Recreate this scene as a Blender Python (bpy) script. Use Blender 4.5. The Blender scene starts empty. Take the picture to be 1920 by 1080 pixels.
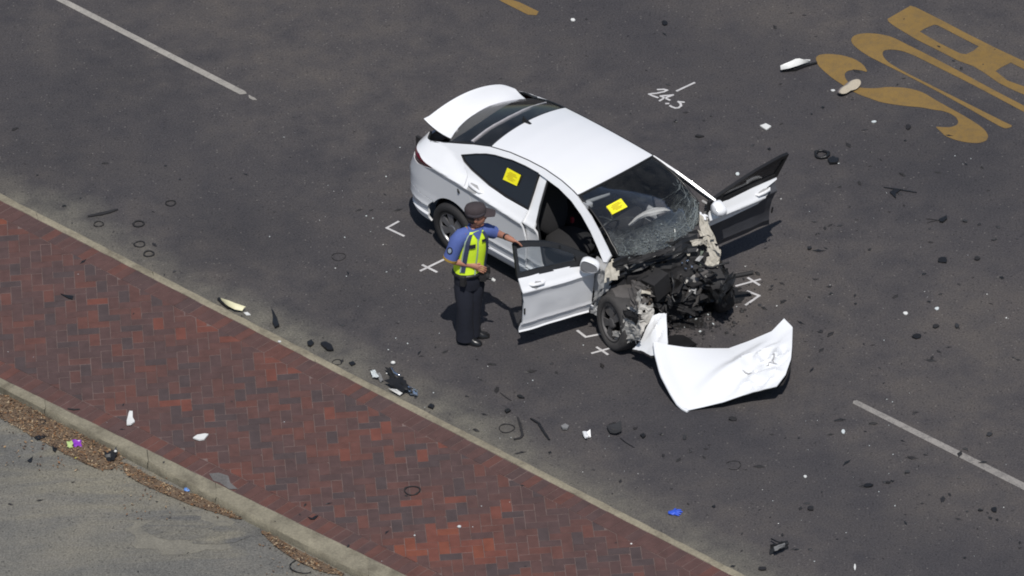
import bpy, bmesh, math, random
from mathutils import Vector, Matrix, noise
from mathutils.geometry import tessellate_polygon
R = math.radians
rnd = random.Random(7)
sc = bpy.context.scene
COL = sc.collection

# ------------------------------------------------------------------ camera
PITCH, ROLL, DIST, LENS = 33.0, 2.5, 108.0, 350.0
F = LENS/36*1920
_p, _r = R(PITCH), R(ROLL)
FWD = Vector((0, math.cos(_p), -math.sin(_p)))
_r0 = Vector((1, 0, 0)); _u0 = _r0.cross(FWD)
RIGHT = _r0*math.cos(_r) - _u0*math.sin(_r)
UP = _r0*math.sin(_r) + _u0*math.cos(_r)
CAM = -DIST*FWD
cam = bpy.data.cameras.new('camera'); cam.lens = LENS; cam.sensor_width = 36
cam.clip_start = 1; cam.clip_end = 2000
camo = bpy.data.objects.new('camera', cam); COL.objects.link(camo)
M = Matrix((RIGHT, UP, -FWD)).transposed().to_4x4(); M.translation = CAM
camo.matrix_world = M
sc.camera = camo
sc.cycles.filter_width = 1.9

# ------------------------------------------------------------------ sky, sun, exposure
SUN_EL, SUN_DIR = 62.0, Vector((0.10, -0.99, 0)).normalized()
w = bpy.data.worlds.new('World'); sc.world = w; w.use_nodes = True
nt = w.node_tree; bg = nt.nodes['Background']
sky = nt.nodes.new('ShaderNodeTexSky'); sky.sky_type = 'NISHITA'; sky.sun_disc = False
sky.sun_elevation = R(SUN_EL); sky.sun_rotation = math.atan2(SUN_DIR.x, SUN_DIR.y)
sky.air_density = 1.0; sky.dust_density = 0.8
nt.links.new(sky.outputs[0], bg.inputs[0]); bg.inputs[1].default_value = 0.075
sd = bpy.data.lights.new('sun', 'SUN'); sd.energy = 3.7; sd.angle = R(0.5); sd.color = (1, .965, .91)
so = bpy.data.objects.new('sun', sd); COL.objects.link(so)
tosun = SUN_DIR*math.cos(R(SUN_EL)) + Vector((0, 0, math.sin(R(SUN_EL))))
so.rotation_euler = tosun.to_track_quat('Z', 'Y').to_euler(); so.location = (0, 0, 30)
vs = sc.view_settings; vs.view_transform = 'Standard'; vs.look = 'None'; vs.exposure = 0; vs.gamma = 1
vs.use_curve_mapping = False

# ------------------------------------------------------------------ helpers
def at(px, py, z=0.0):
    v = FWD + RIGHT*((px-960)/F) - UP*((py-540)/F)
    t = (z-CAM.z)/v.z
    return CAM + v*t

def lin(c):
    return tuple((x/12.92 if x <= .04045 else ((x+.055)/1.055)**2.4) for x in c)

def nmat(name):
    m = bpy.data.materials.new(name); m.use_nodes = True
    n = m.node_tree; b = n.nodes['Principled BSDF']
    return m, n, b

def mat(name, col, rough=.6, metal=0., spec=.5, var=.12, scale=25., bump=0., coat=0., speck=0.):
    m, n, b = nmat(name)
    b.inputs['Roughness'].default_value = rough; b.inputs['Metallic'].default_value = metal
    b.inputs['Specular IOR Level'].default_value = spec
    b.inputs['Coat Weight'].default_value = coat; b.inputs['Coat Roughness'].default_value = .06
    tc = n.nodes.new('ShaderNodeTexCoord'); ns = n.nodes.new('ShaderNodeTexNoise')
    ns.inputs['Scale'].default_value = scale; ns.inputs['Detail'].default_value = 5
    n.links.new(tc.outputs['Object'], ns.inputs['Vector'])
    mx = n.nodes.new('ShaderNodeMix'); mx.data_type = 'RGBA'
    mx.inputs[6].default_value = (*[max(0, x*(1-var)) for x in col], 1)
    mx.inputs[7].default_value = (*[min(1, x*(1+var)) for x in col], 1)
    n.links.new(ns.outputs['Fac'], mx.inputs[0]); n.links.new(mx.outputs[2], b.inputs['Base Color'])
    if bump:
        bp = n.nodes.new('ShaderNodeBump'); bp.inputs['Strength'].default_value = bump; bp.inputs['Distance'].default_value = .01
        n.links.new(ns.outputs['Fac'], bp.inputs['Height']); n.links.new(bp.outputs[0], b.inputs['Normal'])
    return m

class NB:
    """tiny node builder"""
    def __init__(s, n): s.n = n
    def new(s, t, **k):
        o = s.n.nodes.new(t)
        for a, v in k.items(): setattr(o, a, v)
        return o
    def lk(s, a, b): s.n.links.new(a, b)
    def noise(s, vec, scale, detail=6, rough=.55, dist=0.):
        o = s.new('ShaderNodeTexNoise'); o.inputs['Scale'].default_value = scale; o.inputs['Detail'].default_value = detail
        o.inputs['Roughness'].default_value = rough; o.inputs['Distortion'].default_value = dist
        s.lk(vec, o.inputs['Vector']); return o.outputs['Fac']
    def ramp(s, fac, stops):
        o = s.new('ShaderNodeValToRGB'); e = o.color_ramp.elements
        while len(e) < len(stops): e.new(.5)
        for i, (p, c) in enumerate(stops):
            e[i].position = p; e[i].color = (*c, 1) if len(c) == 3 else c
        s.lk(fac, o.inputs[0]); return o.outputs[0]
    def mapr(s, v, a, b, c=0., d=1.):
        o = s.new('ShaderNodeMapRange'); o.inputs[1].default_value = a; o.inputs[2].default_value = b
        o.inputs[3].default_value = c; o.inputs[4].default_value = d; s.lk(v, o.inputs[0]); return o.outputs[0]
    def math(s, op, a, b=None):
        o = s.new('ShaderNodeMath', operation=op)
        for i, x in enumerate((a, b)):
            if x is None: continue
            if isinstance(x, (int, float)): o.inputs[i].default_value = x
            else: s.lk(x, o.inputs[i])
        return o.outputs[0]
    def mix(s, fac, a, b, blend='MIX'):
        o = s.new('ShaderNodeMix', data_type='RGBA', blend_type=blend)
        for i, x in ((0, fac), (6, a), (7, b)):
            if isinstance(x, (int, float)): o.inputs[i].default_value = x
            elif isinstance(x, tuple): o.inputs[i].default_value = (*x, 1)
            else: s.lk(x, o.inputs[i])
        return o.outputs[2]
    def dot(s, v, vec):
        o = s.new('ShaderNodeVectorMath', operation='DOT_PRODUCT'); s.lk(v, o.inputs[0]); o.inputs[1].default_value = vec
        return o.outputs['Value']

def link(name, me, parent=None):
    o = bpy.data.objects.new(name, me); COL.objects.link(o)
    if parent is not None: o.parent = parent
    return o

def mesh(name, verts, faces, mats, parent=None, fm=None, smooth=None):
    me = bpy.data.meshes.new(name)
    me.from_pydata([tuple(v) for v in verts], [], faces)
    for m in (mats if isinstance(mats, (list, tuple)) else [mats]): me.materials.append(m)
    if fm: me.polygons.foreach_set('material_index', fm)
    me.validate(); me.update()
    if smooth is not None:
        me.polygons.foreach_set('use_smooth', [True]*len(me.polygons))
        me.set_sharp_from_angle(angle=R(smooth))
    return link(name, me, parent)

def from_bm(name, bm, mats, parent=None, smooth=None):
    me = bpy.data.meshes.new(name); bm.to_mesh(me); bm.free()
    for m in (mats if isinstance(mats, (list, tuple)) else [mats]): me.materials.append(m)
    if smooth is not None:
        me.polygons.foreach_set('use_smooth', [True]*len(me.polygons))
        me.set_sharp_from_angle(angle=R(smooth))
    return link(name, me, parent)

def tag(o, label, cat, group=None, kind=None):
    if label: o['label'] = label
    if cat: o['category'] = cat
    if group: o['group'] = group
    if kind: o['kind'] = kind
    return o

def empty(name, loc, rz=0):
    o = bpy.data.objects.new(name, None); COL.objects.link(o); o.location = loc; o.rotation_euler.z = rz
    o.empty_display_size = .2
    return o

def thicken(bm, t):
    """give an open sheet a real thickness on its back side"""
    bm.normal_update(); bm.verts.ensure_lookup_table()
    vs0 = bm.verts[:]; fs0 = bm.faces[:]; bd = [e for e in bm.edges if len(e.link_faces) == 1]
    dup = {v: bm.verts.new(v.co-v.normal*t) for v in vs0 if v.link_faces}
    for f in fs0:
        nf = bm.faces.new([dup[v] for v in reversed(f.verts)]); nf.material_index = f.material_index
    for e in bd:
        l = e.link_loops[0]; a, b = l.vert, l.link_loop_next.vert
        try: bm.faces.new((b, a, dup[a], dup[b]))
        except ValueError: pass
    bm.normal_update()

class MB:
    def __init__(s): s.v = []; s.f = []; s.m = []
    def add(s, v, f, m=0):
        b = len(s.v); s.v += [Vector(x) for x in v]; s.f += [tuple(b+i for i in q) for q in f]; s.m += [m]*len(f)
    def box(s, c, sz, rot=None, m=0, bev=0):
        c = Vector(c); hx, hy, hz = [x/2 for x in sz]
        pts = [Vector((x*hx, y*hy, z*hz)) for z in (-1, 1) for x, y in ((-1, -1), (1, -1), (1, 1), (-1, 1))]
        if rot is not None: pts = [rot @ p for p in pts]
        s.add([c+p for p in pts], [(3, 2, 1, 0), (4, 5, 6, 7), (0, 1, 5, 4), (1, 2, 6, 5), (2, 3, 7, 6), (3, 0, 4, 7)], m)
    def tube(s, pts, r, n=8, m=0, caps=True):
        pts = [Vector(p) for p in pts]; k = len(pts)
        rr = r if isinstance(r, (list, tuple)) else [r]*k
        rings = []; prev = None
        for i, p in enumerate(pts):
            t = (pts[min(i+1, k-1)]-pts[max(i-1, 0)]).normalized()
            ref = prev if prev is not None else (Vector((0, 0, 1)) if abs(t.z) < .9 else Vector((1, 0, 0)))
            a = (ref - t*ref.dot(t)).normalized(); b = t.cross(a); prev = a
            rings.append([p + a*math.cos(q*2*math.pi/n)*rr[i] + b*math.sin(q*2*math.pi/n)*rr[i] for q in range(n)])
        v = [x for g in rings for x in g]; f = []
        for i in range(k-1):
            for q in range(n):
                f.append((i*n+q, i*n+(q+1) % n, (i+1)*n+(q+1) % n, (i+1)*n+q))
        if caps: f.append(tuple(range(n-1, -1, -1))); f.append(tuple((k-1)*n+q for q in range(n)))
        s.add(v, f, m)
    def lathe(s, prof, c, ax, n=28, m=0):
        """prof: (radius, offset along axis)"""
        ax = Vector(ax).normalized(); c = Vector(c)
        a = (Vector((0, 0, 1)) if abs(ax.z) < .9 else Vector((1, 0, 0))); a = (a-ax*a.dot(ax)).normalized(); b = ax.cross(a)
        v = []; f = []
        for (r, o) in prof:
            for q in range(n):
                th = q*2*math.pi/n; v.append(c+ax*o+a*math.cos(th)*r+b*math.sin(th)*r)
        for i in range(len(prof)-1):
            for q in range(n): f.append((i*n+q, i*n+(q+1) % n, (i+1)*n+(q+1) % n, (i+1)*n+q))
        s.add(v, f, m)
    def ell(s, c, r, rot=None, nu=14, nv=9, m=0):
        c = Vector(c); v = []; f = []
        for j in range(nv+1):
            ph = math.pi*j/nv
            for i in range(nu):
                th = 2*math.pi*i/nu
                p = Vector((r[0]*math.sin(ph)*math.cos(th), r[1]*math.sin(ph)*math.sin(th), r[2]*math.cos(ph)))
                v.append(c+(rot @ p if rot is not None else p))
        for j in range(nv):
            for i in range(nu): f.append((j*nu+i, (j+1)*nu+i, (j+1)*nu+(i+1) % nu, j*nu+(i+1) % nu))
        s.add(v, f, m)
    def build(s, name, mats, parent=None, smooth=None):
        return mesh(name, s.v, s.f, mats, parent, s.m if isinstance(mats, (list, tuple)) else None, smooth)

def flat(name, polys, z, m, parent=None):
    """flat painted sheet; polys = list of loops-lists in world xy (first loop outer, others holes)"""
    v = []; f = []
    for loops in polys:
        b = len(v); fl = [p for l in loops for p in l]
        tri = tessellate_polygon([[Vector((p[0], p[1], 0)) for p in l] for l in loops])
        v += [(p[0], p[1], z) for p in fl]
        for t in tri:
            a, b2, c = [Vector(v[b+i]) for i in t]
            t = t if (b2-a).cross(c-a).z > 0 else t[::-1]
            f.append(tuple(b+i for i in t))
    return mesh(name, v, f, m, parent)

def strip(pts, wd):
    """polyline of world points -> quads loop list"""
    out = []
    pts = [Vector((p[0], p[1])) for p in pts]
    for a, b in zip(pts, pts[1:]):
        d = (b-a).normalized(); n = Vector((-d.y, d.x))*wd/2; e = d*wd*.35
        out.append([[a-e+n, a-e-n, b+e-n, b+e+n]])
    return out

# ------------------------------------------------------------------ kerb geometry lines
ISL = 0.10
def up_kerb_hi(x): return at(x, 360.5+.5125*x, ISL)
def up_kerb_lo(x): return at(x, 375.0+.5125*x, ISL)
def lo_kerb_hi(x): return at(x, 708+.487*x, ISL)
def lo_kerb_crest(x): return at(x, 708+14+(.487+.031)*x, ISL)
def lo_kerb_base(x): return at(x, 708+14+15.5+(.487+.0335)*x, 0)
KD = (up_kerb_lo(1400)-up_kerb_lo(0)).normalized(); KN = Vector((-KD.y, KD.x, 0))   # towards the road
KC = KN.dot(up_kerb_hi(0))

# ------------------------------------------------------------------ ground materials
def asphalt(name, c_dark, c_mid, c_light, dust):
    m, n, b = nmat(name); q = NB(n)
    g = q.new('ShaderNodeNewGeometry').outputs['Position']
    big = q.noise(g, .55, 5, .6, .4); mid = q.noise(g, 3.2, 5, .6)
    fine = q.noise(g, 48., 4, .75); mid2 = q.noise(g, 14., 3, .6)
    s = q.math('ADD', q.math('MULTIPLY', big, .62), q.math('MULTIPLY', mid, .38))
    base = q.ramp(s, [(.36, c_dark), (.5, c_mid), (.64, c_light)])
    d = q.math('SUBTRACT', q.dot(g, tuple(KN)), KC)
    wob = q.math('ADD', d, q.math('MULTIPLY', q.math('SUBTRACT', big, .5), 1.2))
    if dust:
        f = q.mapr(wob, .0, .62, .75, 0.); f2 = q.math('MULTIPLY', f, q.mapr(mid, .3, .65, .35, 1.))
        base = q.mix(f2, base, lin((.47, .455, .41)))
        # tyre-worn darker path along the nearest lane
        wp = q.new('ShaderNodeMath', operation='ABSOLUTE'); q.lk(q.math('SUBTRACT', wob, 7.2), wp.inputs[0])
        base = q.mix(q.mapr(wp.outputs[0], .3, 1.6, .55, 0.), base, c_dark)
        wp2 = q.new('ShaderNodeMath', operation='ABSOLUTE'); q.lk(q.math('SUBTRACT', wob, 1.75), wp2.inputs[0])
        base = q.mix(q.mapr(wp2.outputs[0], .2, 1.1, .55, 0.), base, c_dark)
    else:
        an = q.new('ShaderNodeMapping'); an.inputs['Rotation'].default_value = (0, 0, math.atan2(-KD.y, KD.x)); an.inputs['Scale'].default_value = (.35, 1.6, 1)
        q.lk(g, an.inputs['Vector'])
        st = q.noise(an.outputs[0], 1.7, 6, .6, .9)
        near = q.mapr(q.math('ADD', d, q.math('MULTIPLY', q.math('SUBTRACT', big, .5), 1.6)), -4.3, -3.2, 0., 1.)
        k = q.math('MULTIPLY', q.mapr(st, .40, .62, 0, 1), q.mapr(near, 0, 1, .22, 1.))
        base = q.mix(q.math('MULTIPLY', k, .8), base, lin((.50, .478, .42)))
    if dust:    # old soft-edged stains soaked into the road
        for (px_, py_, r_, k_) in ((430, 450, 1.2, .5), (640, 560, .8, .35), (60, 300, 1.3, .4), (230, 150, 1.1, .35), (1760, 300, 1.5, .4), (1300, 800, .9, .25), (980, 700, .8, .3)):
            vd = q.new('ShaderNodeVectorMath', operation='DISTANCE'); q.lk(g, vd.inputs[0]); vd.inputs[1].default_value = at(px_, py_, 0)
            dd = q.math('ADD', vd.outputs['Value'], q.math('MULTIPLY', q.math('SUBTRACT', mid, .5), 1.6))
            base = q.mix(q.mapr(dd, .1, r_, k_, 0.), base, lin((.20, .196, .21)))
    sp = q.mapr(fine, .38, .66, .70, 1.36)
    vm = q.new('ShaderNodeMix', data_type='RGBA', blend_type='MULTIPLY'); vm.inputs[0].default_value = 1
    cc = q.new('ShaderNodeCombineColor'); [q.lk(sp, cc.inputs[i]) for i in range(3)]
    q.lk(base, vm.inputs[6]); q.lk(cc.outputs[0], vm.inputs[7])
    # pale stones in the aggregate, dark gum spots
    vo = q.new('ShaderNodeTexVoronoi'); vo.inputs['Scale'].default_value = 34.; q.lk(g, vo.inputs['Vector'])
    sc_ = q.new('ShaderNodeSeparateColor'); q.lk(vo.outputs['Color'], sc_.inputs[0])
    stn = q.math('MULTIPLY', q.math('LESS_THAN', vo.outputs['Distance'], .33), q.math('GREATER_THAN', sc_.outputs[0], .972))
    c2 = q.mix(q.math('MULTIPLY', stn, .40), vm.outputs[2], lin((.52, .5, .48)))
    dkn = q.math('MULTIPLY', q.math('LESS_THAN', vo.outputs['Distance'], .4), q.math('LESS_THAN', sc_.outputs[1], .06))
    c3 = q.mix(q.math('MULTIPLY', dkn, .5), c2, (.018, .017, .018))
    q.lk(c3, b.inputs['Base Color']); b.inputs['Roughness'].default_value = .85; b.inputs['Specular IOR Level'].default_value = .35
    bp = q.new('ShaderNodeBump'); bp.inputs['Strength'].default_value = .55; bp.inputs['Distance'].default_value = .012
    q.lk(q.math('ADD', fine, q.math('MULTIPLY', mid2, .6)), bp.inputs['Height']); q.lk(bp.outputs[0], b.inputs['Normal'])
    return m
M_road = asphalt('asphalt', lin((.236, .229, .242)), lin((.292, .278, .279)), lin((.335, .314, .302)), True)
M_side = asphalt('side_asphalt', lin((.35, .347, .338)), lin((.40, .394, .378)), lin((.445, .432, .405)), False)

def concrete(name, col, stain):
    m, n, b = nmat(name); q = NB(n); g = q.new('ShaderNodeNewGeometry').outputs['Position']
    a = q.noise(g, 4., 6, .65, .3); f = q.noise(g, 45., 4, .7)
    c = q.ramp(a, [(.3, stain), (.5, col), (.72, tuple(min(1, x*1.22) for x in col))])
    cc = q.new('ShaderNodeCombineColor'); v = q.mapr(f, .35, .68, .82, 1.2); [q.lk(v, cc.inputs[i]) for i in range(3)]
    q.lk(q.mix(1., c, cc.outputs[0], 'MULTIPLY'), b.inputs['Base Color']); b.inputs['Roughness'].default_value = .9
    bp = q.new('ShaderNodeBump'); bp.inputs['Strength'].default_value = .5; bp.inputs['Distance'].default_value = .01
    q.lk(f, bp.inputs['Height']); q.lk(bp.outputs[0], b.inputs['Normal'])
    return m
M_kerb = concrete('kerb_concrete', lin((.50, .475, .41)), lin((.40, .375, .32)))
M_kerb2 = concrete('thin_kerb_concrete', lin((.53, .50, .43)), lin((.42, .39, .335)))
M_sand = concrete('joint_sand', lin((.425, .362, .345)), lin((.31, .262, .252)))

def paint(name, col, wear, under=(.05, .048, .05)):
    m, n, b = nmat(name); q = NB(n); g = q.new('ShaderNodeNewGeometry').outputs['Position']
    a = q.noise(g, 9., 6, .7); f = q.noise(g, 60., 4, .75); l = q.noise(g, 1.3, 4, .6)
    c = q.mix(q.mapr(l, .35, .65, 0, 1), tuple(x*.86 for x in col), col)
    k = q.math('MULTIPLY', q.mapr(q.math('ADD', q.math('MULTIPLY', a, .5), q.math('MULTIPLY', f, .5)), .46, .62, 0, 1), wear)
    q.lk(q.mix(k, c, under), b.inputs['Base Color']); b.inputs['Roughness'].default_value = .75
    return m
M_lane = paint('white_road_paint', lin((.64, .62, .59)), .45)
M_lane2 = paint('worn_white_road_paint', lin((.58, .56, .54)), .6)
M_yel = paint('yellow_road_paint', lin((.52, .415, .22)), .35)
M_mark = paint('marking_spray', lin((.80, .79, .79)), .30)

# brick tints
def brickmat(i, col):
    m, n, b = nmat('brick_tint'); q = NB(n); g = q.new('ShaderNodeNewGeometry').outputs['Position']
    a = q.noise(g, 7., 5, .65); f = q.noise(g, 70., 4, .75)
    c = q.mix(q.mapr(a, .3, .7, 0, 1), tuple(x*.78 for x in col), tuple(x*1.15 for x in col))
    c = q.mix(q.mapr(f, .52, .72, 0, .4), c, lin((.36, .31, .30)))
    q.lk(c, b.inputs['Base Color']); b.inputs['Roughness'].default_value = .88
    bp = q.new('ShaderNodeBump'); bp.inputs['Strength'].default_value = .4; bp.inputs['Distance'].default_value = .006
    q.lk(f, bp.inputs['Height']); q.lk(bp.outputs[0], b.inputs['Normal'])
    return m
TINT = [(.305, .234, .228), (.318, .236, .227), (.335, .238, .224), (.352, .24, .22), (.374, .24, .212), (.418, .243, .202), (.46, .255, .19), (.282, .234, .234)]
M_br = [brickmat(i, lin(c)) for i, c in enumerate(TINT)]

# ------------------------------------------------------------------ road sheets
road = mesh('road', [(-250, -250, 0), (250, -250, 0), (250, 250, 0), (-250, 250, 0)], [(0, 1, 2, 3)], M_road)
tag(road, 'dark worn asphalt road scattered with crash debris', None, kind='structure')
def lerp(a, b, t): return a+(b-a)*t
_a, _b = lo_kerb_base(-900), lo_kerb_base(2300)
off = -KN*60
side = mesh('side_road', [Vector((*( _a+off).xy, .004)), Vector((*( _b+off).xy, .004)), Vector((*_b.xy, .004)), Vector((*_a.xy, .004))], [(0, 1, 2, 3)], M_side)
tag(side, 'paler dusty asphalt beyond the wide kerb of the brick island', None, kind='structure')

# ------------------------------------------------------------------ median island
island = mesh('median_island', [up_kerb_lo(-700)-Vector((0, 0, .0045)), lo_kerb_hi(-900)-Vector((0, 0, .0045)), lo_kerb_hi(2100)-Vector((0, 0, .0045)), up_kerb_lo(2300)-Vector((0, 0, .0045))], [(0, 1, 2, 3)], M_sand)
tag(island, 'raised island of red and brown herringbone brick paving between two kerbs', None, kind='structure')

def kerb_section(fs, x0, x1, m, seed, chip):
    """fs: list of profile functions (x)->Vector; a straight run of kerb with slightly uneven edges"""
    g = rnd if seed is None else random.Random(seed)
    n = 14; prof = []
    for i in range(n+1):
        x = lerp(x0, x1, i/n); row = []
        for k, fn in enumerate(fs):
            p = fn(x).copy(); e = chip*(1 if 0 < k < len(fs)-1 else .5)
            p += KN*g.uniform(-e, e); p.z += g.uniform(-e, e)*.3
            row.append(p)
        if i in (0, n):
            pass
        prof.append(row)
    K = len(fs); v = [p for r_ in prof for p in r_]; f = []
    for i in range(n):
        for k in range(K-1): f.append((i*K+k, (i+1)*K+k, (i+1)*K+k+1, i*K+k+1))
    f.append(tuple(range(K))); f.append(tuple(n*K+k for k in range(K-1, -1, -1)))
    return mesh('kerb_section', v, f, m, island, smooth=35)
dz = lambda fn, z, o=0.: (lambda x: Vector((*(fn(x)+KN*o).xy, z)))
xs = [-720, -420, -150, 70, 288, 590, 874, 1150, 1420, 1720, 2050, 2320]
for i, (a, b) in enumerate(zip(xs, xs[1:])):
    e = .3
    kerb_section([dz(up_kerb_lo, -.05), dz(up_kerb_lo, ISL-.004, .002), dz(up_kerb_lo, ISL+.001, .012), dz(up_kerb_hi, ISL, -.018), dz(up_kerb_hi, ISL-.014, -.002), dz(up_kerb_hi, -.05, .012)], a+e, b-e, M_kerb2, i, .006)
xs = [-880, -560, -230, 84, 277, 405, 690, 960, 1300, 1700, 2100]
for i, (a, b) in enumerate(zip(xs, xs[1:])):
    e = .35
    kerb_section([dz(lo_kerb_base, -.05), dz(lo_kerb_base, .02), dz(lo_kerb_crest, ISL-.018, -.004), dz(lo_kerb_crest, ISL-.002, .012), dz(lo_kerb_hi, ISL+.002, -.008), dz(lo_kerb_hi, ISL-.004, -.002), dz(lo_kerb_hi, -.05)], a+e, b-e, M_kerb, 50+i, .006)

# bricks
BA = R(2.75); EA = Vector((math.cos(BA), math.sin(BA))); EB = Vector((-math.sin(BA), math.cos(BA)))
U = .1162; GAP = .0055
pu0, pl0 = up_kerb_lo(0).xy, lo_kerb_hi(0).xy
LD = (lo_kerb_hi(1400)-lo_kerb_hi(0)).xy.normalized(); LN = Vector((-LD.y, LD.x))
UD = KD.xy; UN = KN.xy
COURSE = .236
def clip(poly, p0, nrm):
    """keep the side where (p-p0).nrm <= 0"""
    out = []
    for i, a in enumerate(poly):
        b = poly[(i+1) % len(poly)]; da, db = (a-p0).dot(nrm), (b-p0).dot(nrm)
        if da <= 0: out.append(a)
        if da*db < 0: out.append(a+(b-a)*(da/(da-db)))
    return out
def tint_at(p, g):
    t = noise.noise(Vector((p.x*.9, p.y*.9, 3.1)))*.9 + noise.noise(Vector((p.x*3, p.y*3, 9)))*.4
    k = g.random()
    val = .40 + t*.42 + (k-.5)*.80
    if k > .93: val = 1.
    return max(0, min(7, int(val*7))) if k > .06 else 7
bricks = []     # (poly world 2d, tint, whole, centre, kind)
for iy in range(-95, 70):
    for ix in range(-125, 125):
        k = (ix-iy) % 4
        if k == 0: w_, h_ = 2, 1
        elif k == 3: w_, h_ = 1, 2
        else: continue
        x0, y0 = ix*U+GAP/2, iy*U+GAP/2; x1, y1 = (ix+w_)*U-GAP/2, (iy+h_)*U-GAP/2
        o = pu0.lerp(pl0, .5)
        poly = [o+EA*x+EB*y for x, y in ((x0, y0), (x1, y0), (x1, y1), (x0, y1))]
        c = (poly[0]+poly[2])/2
        if (c-pu0).dot(UD) < -5.5 or (c-pu0).dot(UD) > 16: continue
        if (c-pu0).dot(UN) > 0 or (c-pl0).dot(LN) < 0: continue
        q1 = clip(poly, pu0-UN*(COURSE+GAP), UN); q2 = clip(q1, pl0+LN*(COURSE+GAP), -LN) if len(q1) > 2 else []
        if len(q2) < 3: continue
        area = abs(sum(q2[i].x*q2[(i+1) % len(q2)].y-q2[(i+1) % len(q2)].x*q2[i].y for i in range(len(q2))))/2
        if area < .0012: continue
        bricks.append((q2, tint_at(c, rnd), area > .0245, c, 'brick', 0 if w_ == 2 else 1))
for (p0, d, nn, sgn) in ((pu0, UD, UN, -1), (pl0, LD, LN, 1)):
    i = 0; s0 = -5.5
    while s0+i*U < 16:
        a = s0+i*U+GAP/2; b = a+U-GAP; i += 1
        poly = [p0+d*a+nn*sgn*GAP, p0+d*b+nn*sgn*GAP, p0+d*b+nn*sgn*COURSE, p0+d*a+nn*sgn*COURSE]
        if sgn < 0: poly = poly[::-1]
        c = (poly[0]+poly[2])/2
        t = tint_at(c, rnd); t = min(t, 2) if rnd.random() < (.72 if sgn < 0 else .5) and t < 7 else min(t, 4)
        bricks.append((poly, t, True, c, 'edge', 2 if sgn < 0 else 3))
def inframe(c):
    v = Vector((c.x, c.y, ISL))-CAM; z = v.dot(FWD); x = 960+F*v.dot(RIGHT)/z; y = 540-F*v.dot(UP)/z
    return 18 < x < 1902 and 12 < y < 1066, y
def brick_geo(poly, c, h0, h1):
    n = len(poly); r3 = []
    ins = [p+(c-p).normalized()*.006 for p in poly]
    v = [Vector((p.x, p.y, h0)) for p in poly]+[Vector((p.x, p.y, h1-.003)) for p in poly]+[Vector((p.x, p.y, h1)) for p in ins]
    f = []
    for L in (0, 1):
        for i in range(n): f.append((L*n+i, L*n+(i+1) % n, (L+1)*n+(i+1) % n, (L+1)*n+i))
    f.append(tuple(2*n+i for i in range(n)))
    return v, f
cand = []
for idx, bk in enumerate(bricks):
    ok, y = inframe(bk[3])
    if ok and bk[2]: cand.append((y, idx))
cand.sort(reverse=True); single = set(i for _, i in cand[:300])
cache = {}; stuffb = MB()
for idx, (poly, t, whole, c, kd, orient) in enumerate(bricks):
    tilt = rnd.uniform(-.0025, .0025)
    if idx in single:
        key = (orient, t)
        if key not in cache:
            v, f = brick_geo([p-c for p in poly], Vector((0, 0)), -.04, 0)
            me = bpy.data.meshes.new('brick'); me.from_pydata([tuple(x) for x in v], [], f); me.materials.append(M_br[t]); me.update(); cache[key] = me
        o = link('brick', cache[key], island); o.location = (c.x, c.y, ISL+tilt); o.rotation_euler = (rnd.uniform(-.008, .008), rnd.uniform(-.008, .008), rnd.uniform(-.006, .006))
    else:
        v, f = brick_geo(poly, c, ISL-.04, ISL+tilt); stuffb.add(v, f, t)
o = stuffb.build('brick_paving', M_br, island); o['kind'] = 'stuff'

# dust and worn mortar spilled over the bricks next to the wide kerb
M_dust = concrete('spilled_mortar', lin((.40, .39, .385)), lin((.34, .33, .32)))
pts = [(392, 888), (410, 886), (428, 892), (432, 905), (446, 917), (430, 917), (412, 905), (400, 901)]
o = flat('mortar_stain', [[[at(x, y, ISL+.006).xy for x, y in pts]]], ISL+.006, M_dust, island)

# ------------------------------------------------------------------ painted markings (parts of the road)
def pxs(l, ox, oy, s): return [(ox+x/s, oy+y/s) for x, y in l]
def g2(l, z=0): return [at(x, y, z).xy for x, y in l]
def smooth_loop(l, it=1):
    for _ in range(it):
        n = len(l); o = []
        for i in range(n):
            a, b = Vector(l[i]), Vector(l[(i+1) % n]); o += [a*.8+b*.2, a*.2+b*.8]
        l = o
    return [tuple(x) for x in l]
S_ = [(465, 392), (490, 370), (560, 365), (650, 375), (730, 400), (790, 440), (818, 490), (770, 475), (720, 472), (680, 480), (660, 500), (665, 530), (690, 562), (745, 590), (800, 597), (870, 598), (950, 588), (1050, 592), (1130, 605), (1200, 630), (1280, 680), (1380, 735), (1470, 785), (1560, 840), (1610, 880), (1632, 920), (1620, 950), (1570, 968), (1500, 965), (1420, 950), (1340, 920), (1310, 890), (1272, 855), (1320, 860), (1380, 860), (1420, 845), (1430, 820), (1410, 790), (1370, 765), (1320, 750), (1250, 740), (1170, 725), (1080, 718), (980, 705), (900, 690), (830, 665), (760, 640), (700, 610), (640, 570), (580, 530), (520, 480), (480, 440)]
U_ = [(1795, 850), (1780, 862), (1745, 869), (1700, 850), (1500, 735), (1300, 625), (1100, 520), (930, 435), (830, 385), (760, 340), (715, 300), (703, 270), (720, 245), (760, 230), (820, 225), (900, 232), (980, 250), (1080, 300), (1250, 385), (1450, 490), (1650, 600), (1872, 715), (2010, 790), (1990, 815), (1960, 805), (1872, 757), (1700, 665), (1500, 560), (1300, 460), (1130, 375), (1050, 345), (980, 335), (930, 340), (915, 360), (925, 390), (960, 425), (1050, 480), (1250, 580), (1450, 680), (1600, 755), (1740, 825)]
B_ = [(950, 130), (1105, 40), (1140, 50), (1300, 130), (1500, 235), (1700, 335), (1872, 415), (2180, 580), (2160, 680), (2090, 725), (1990, 700), (1872, 640), (1800, 610), (1700, 560), (1600, 490), (1530, 448), (1430, 412), (1300, 345), (1150, 270), (1000, 180), (960, 150)]
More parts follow.
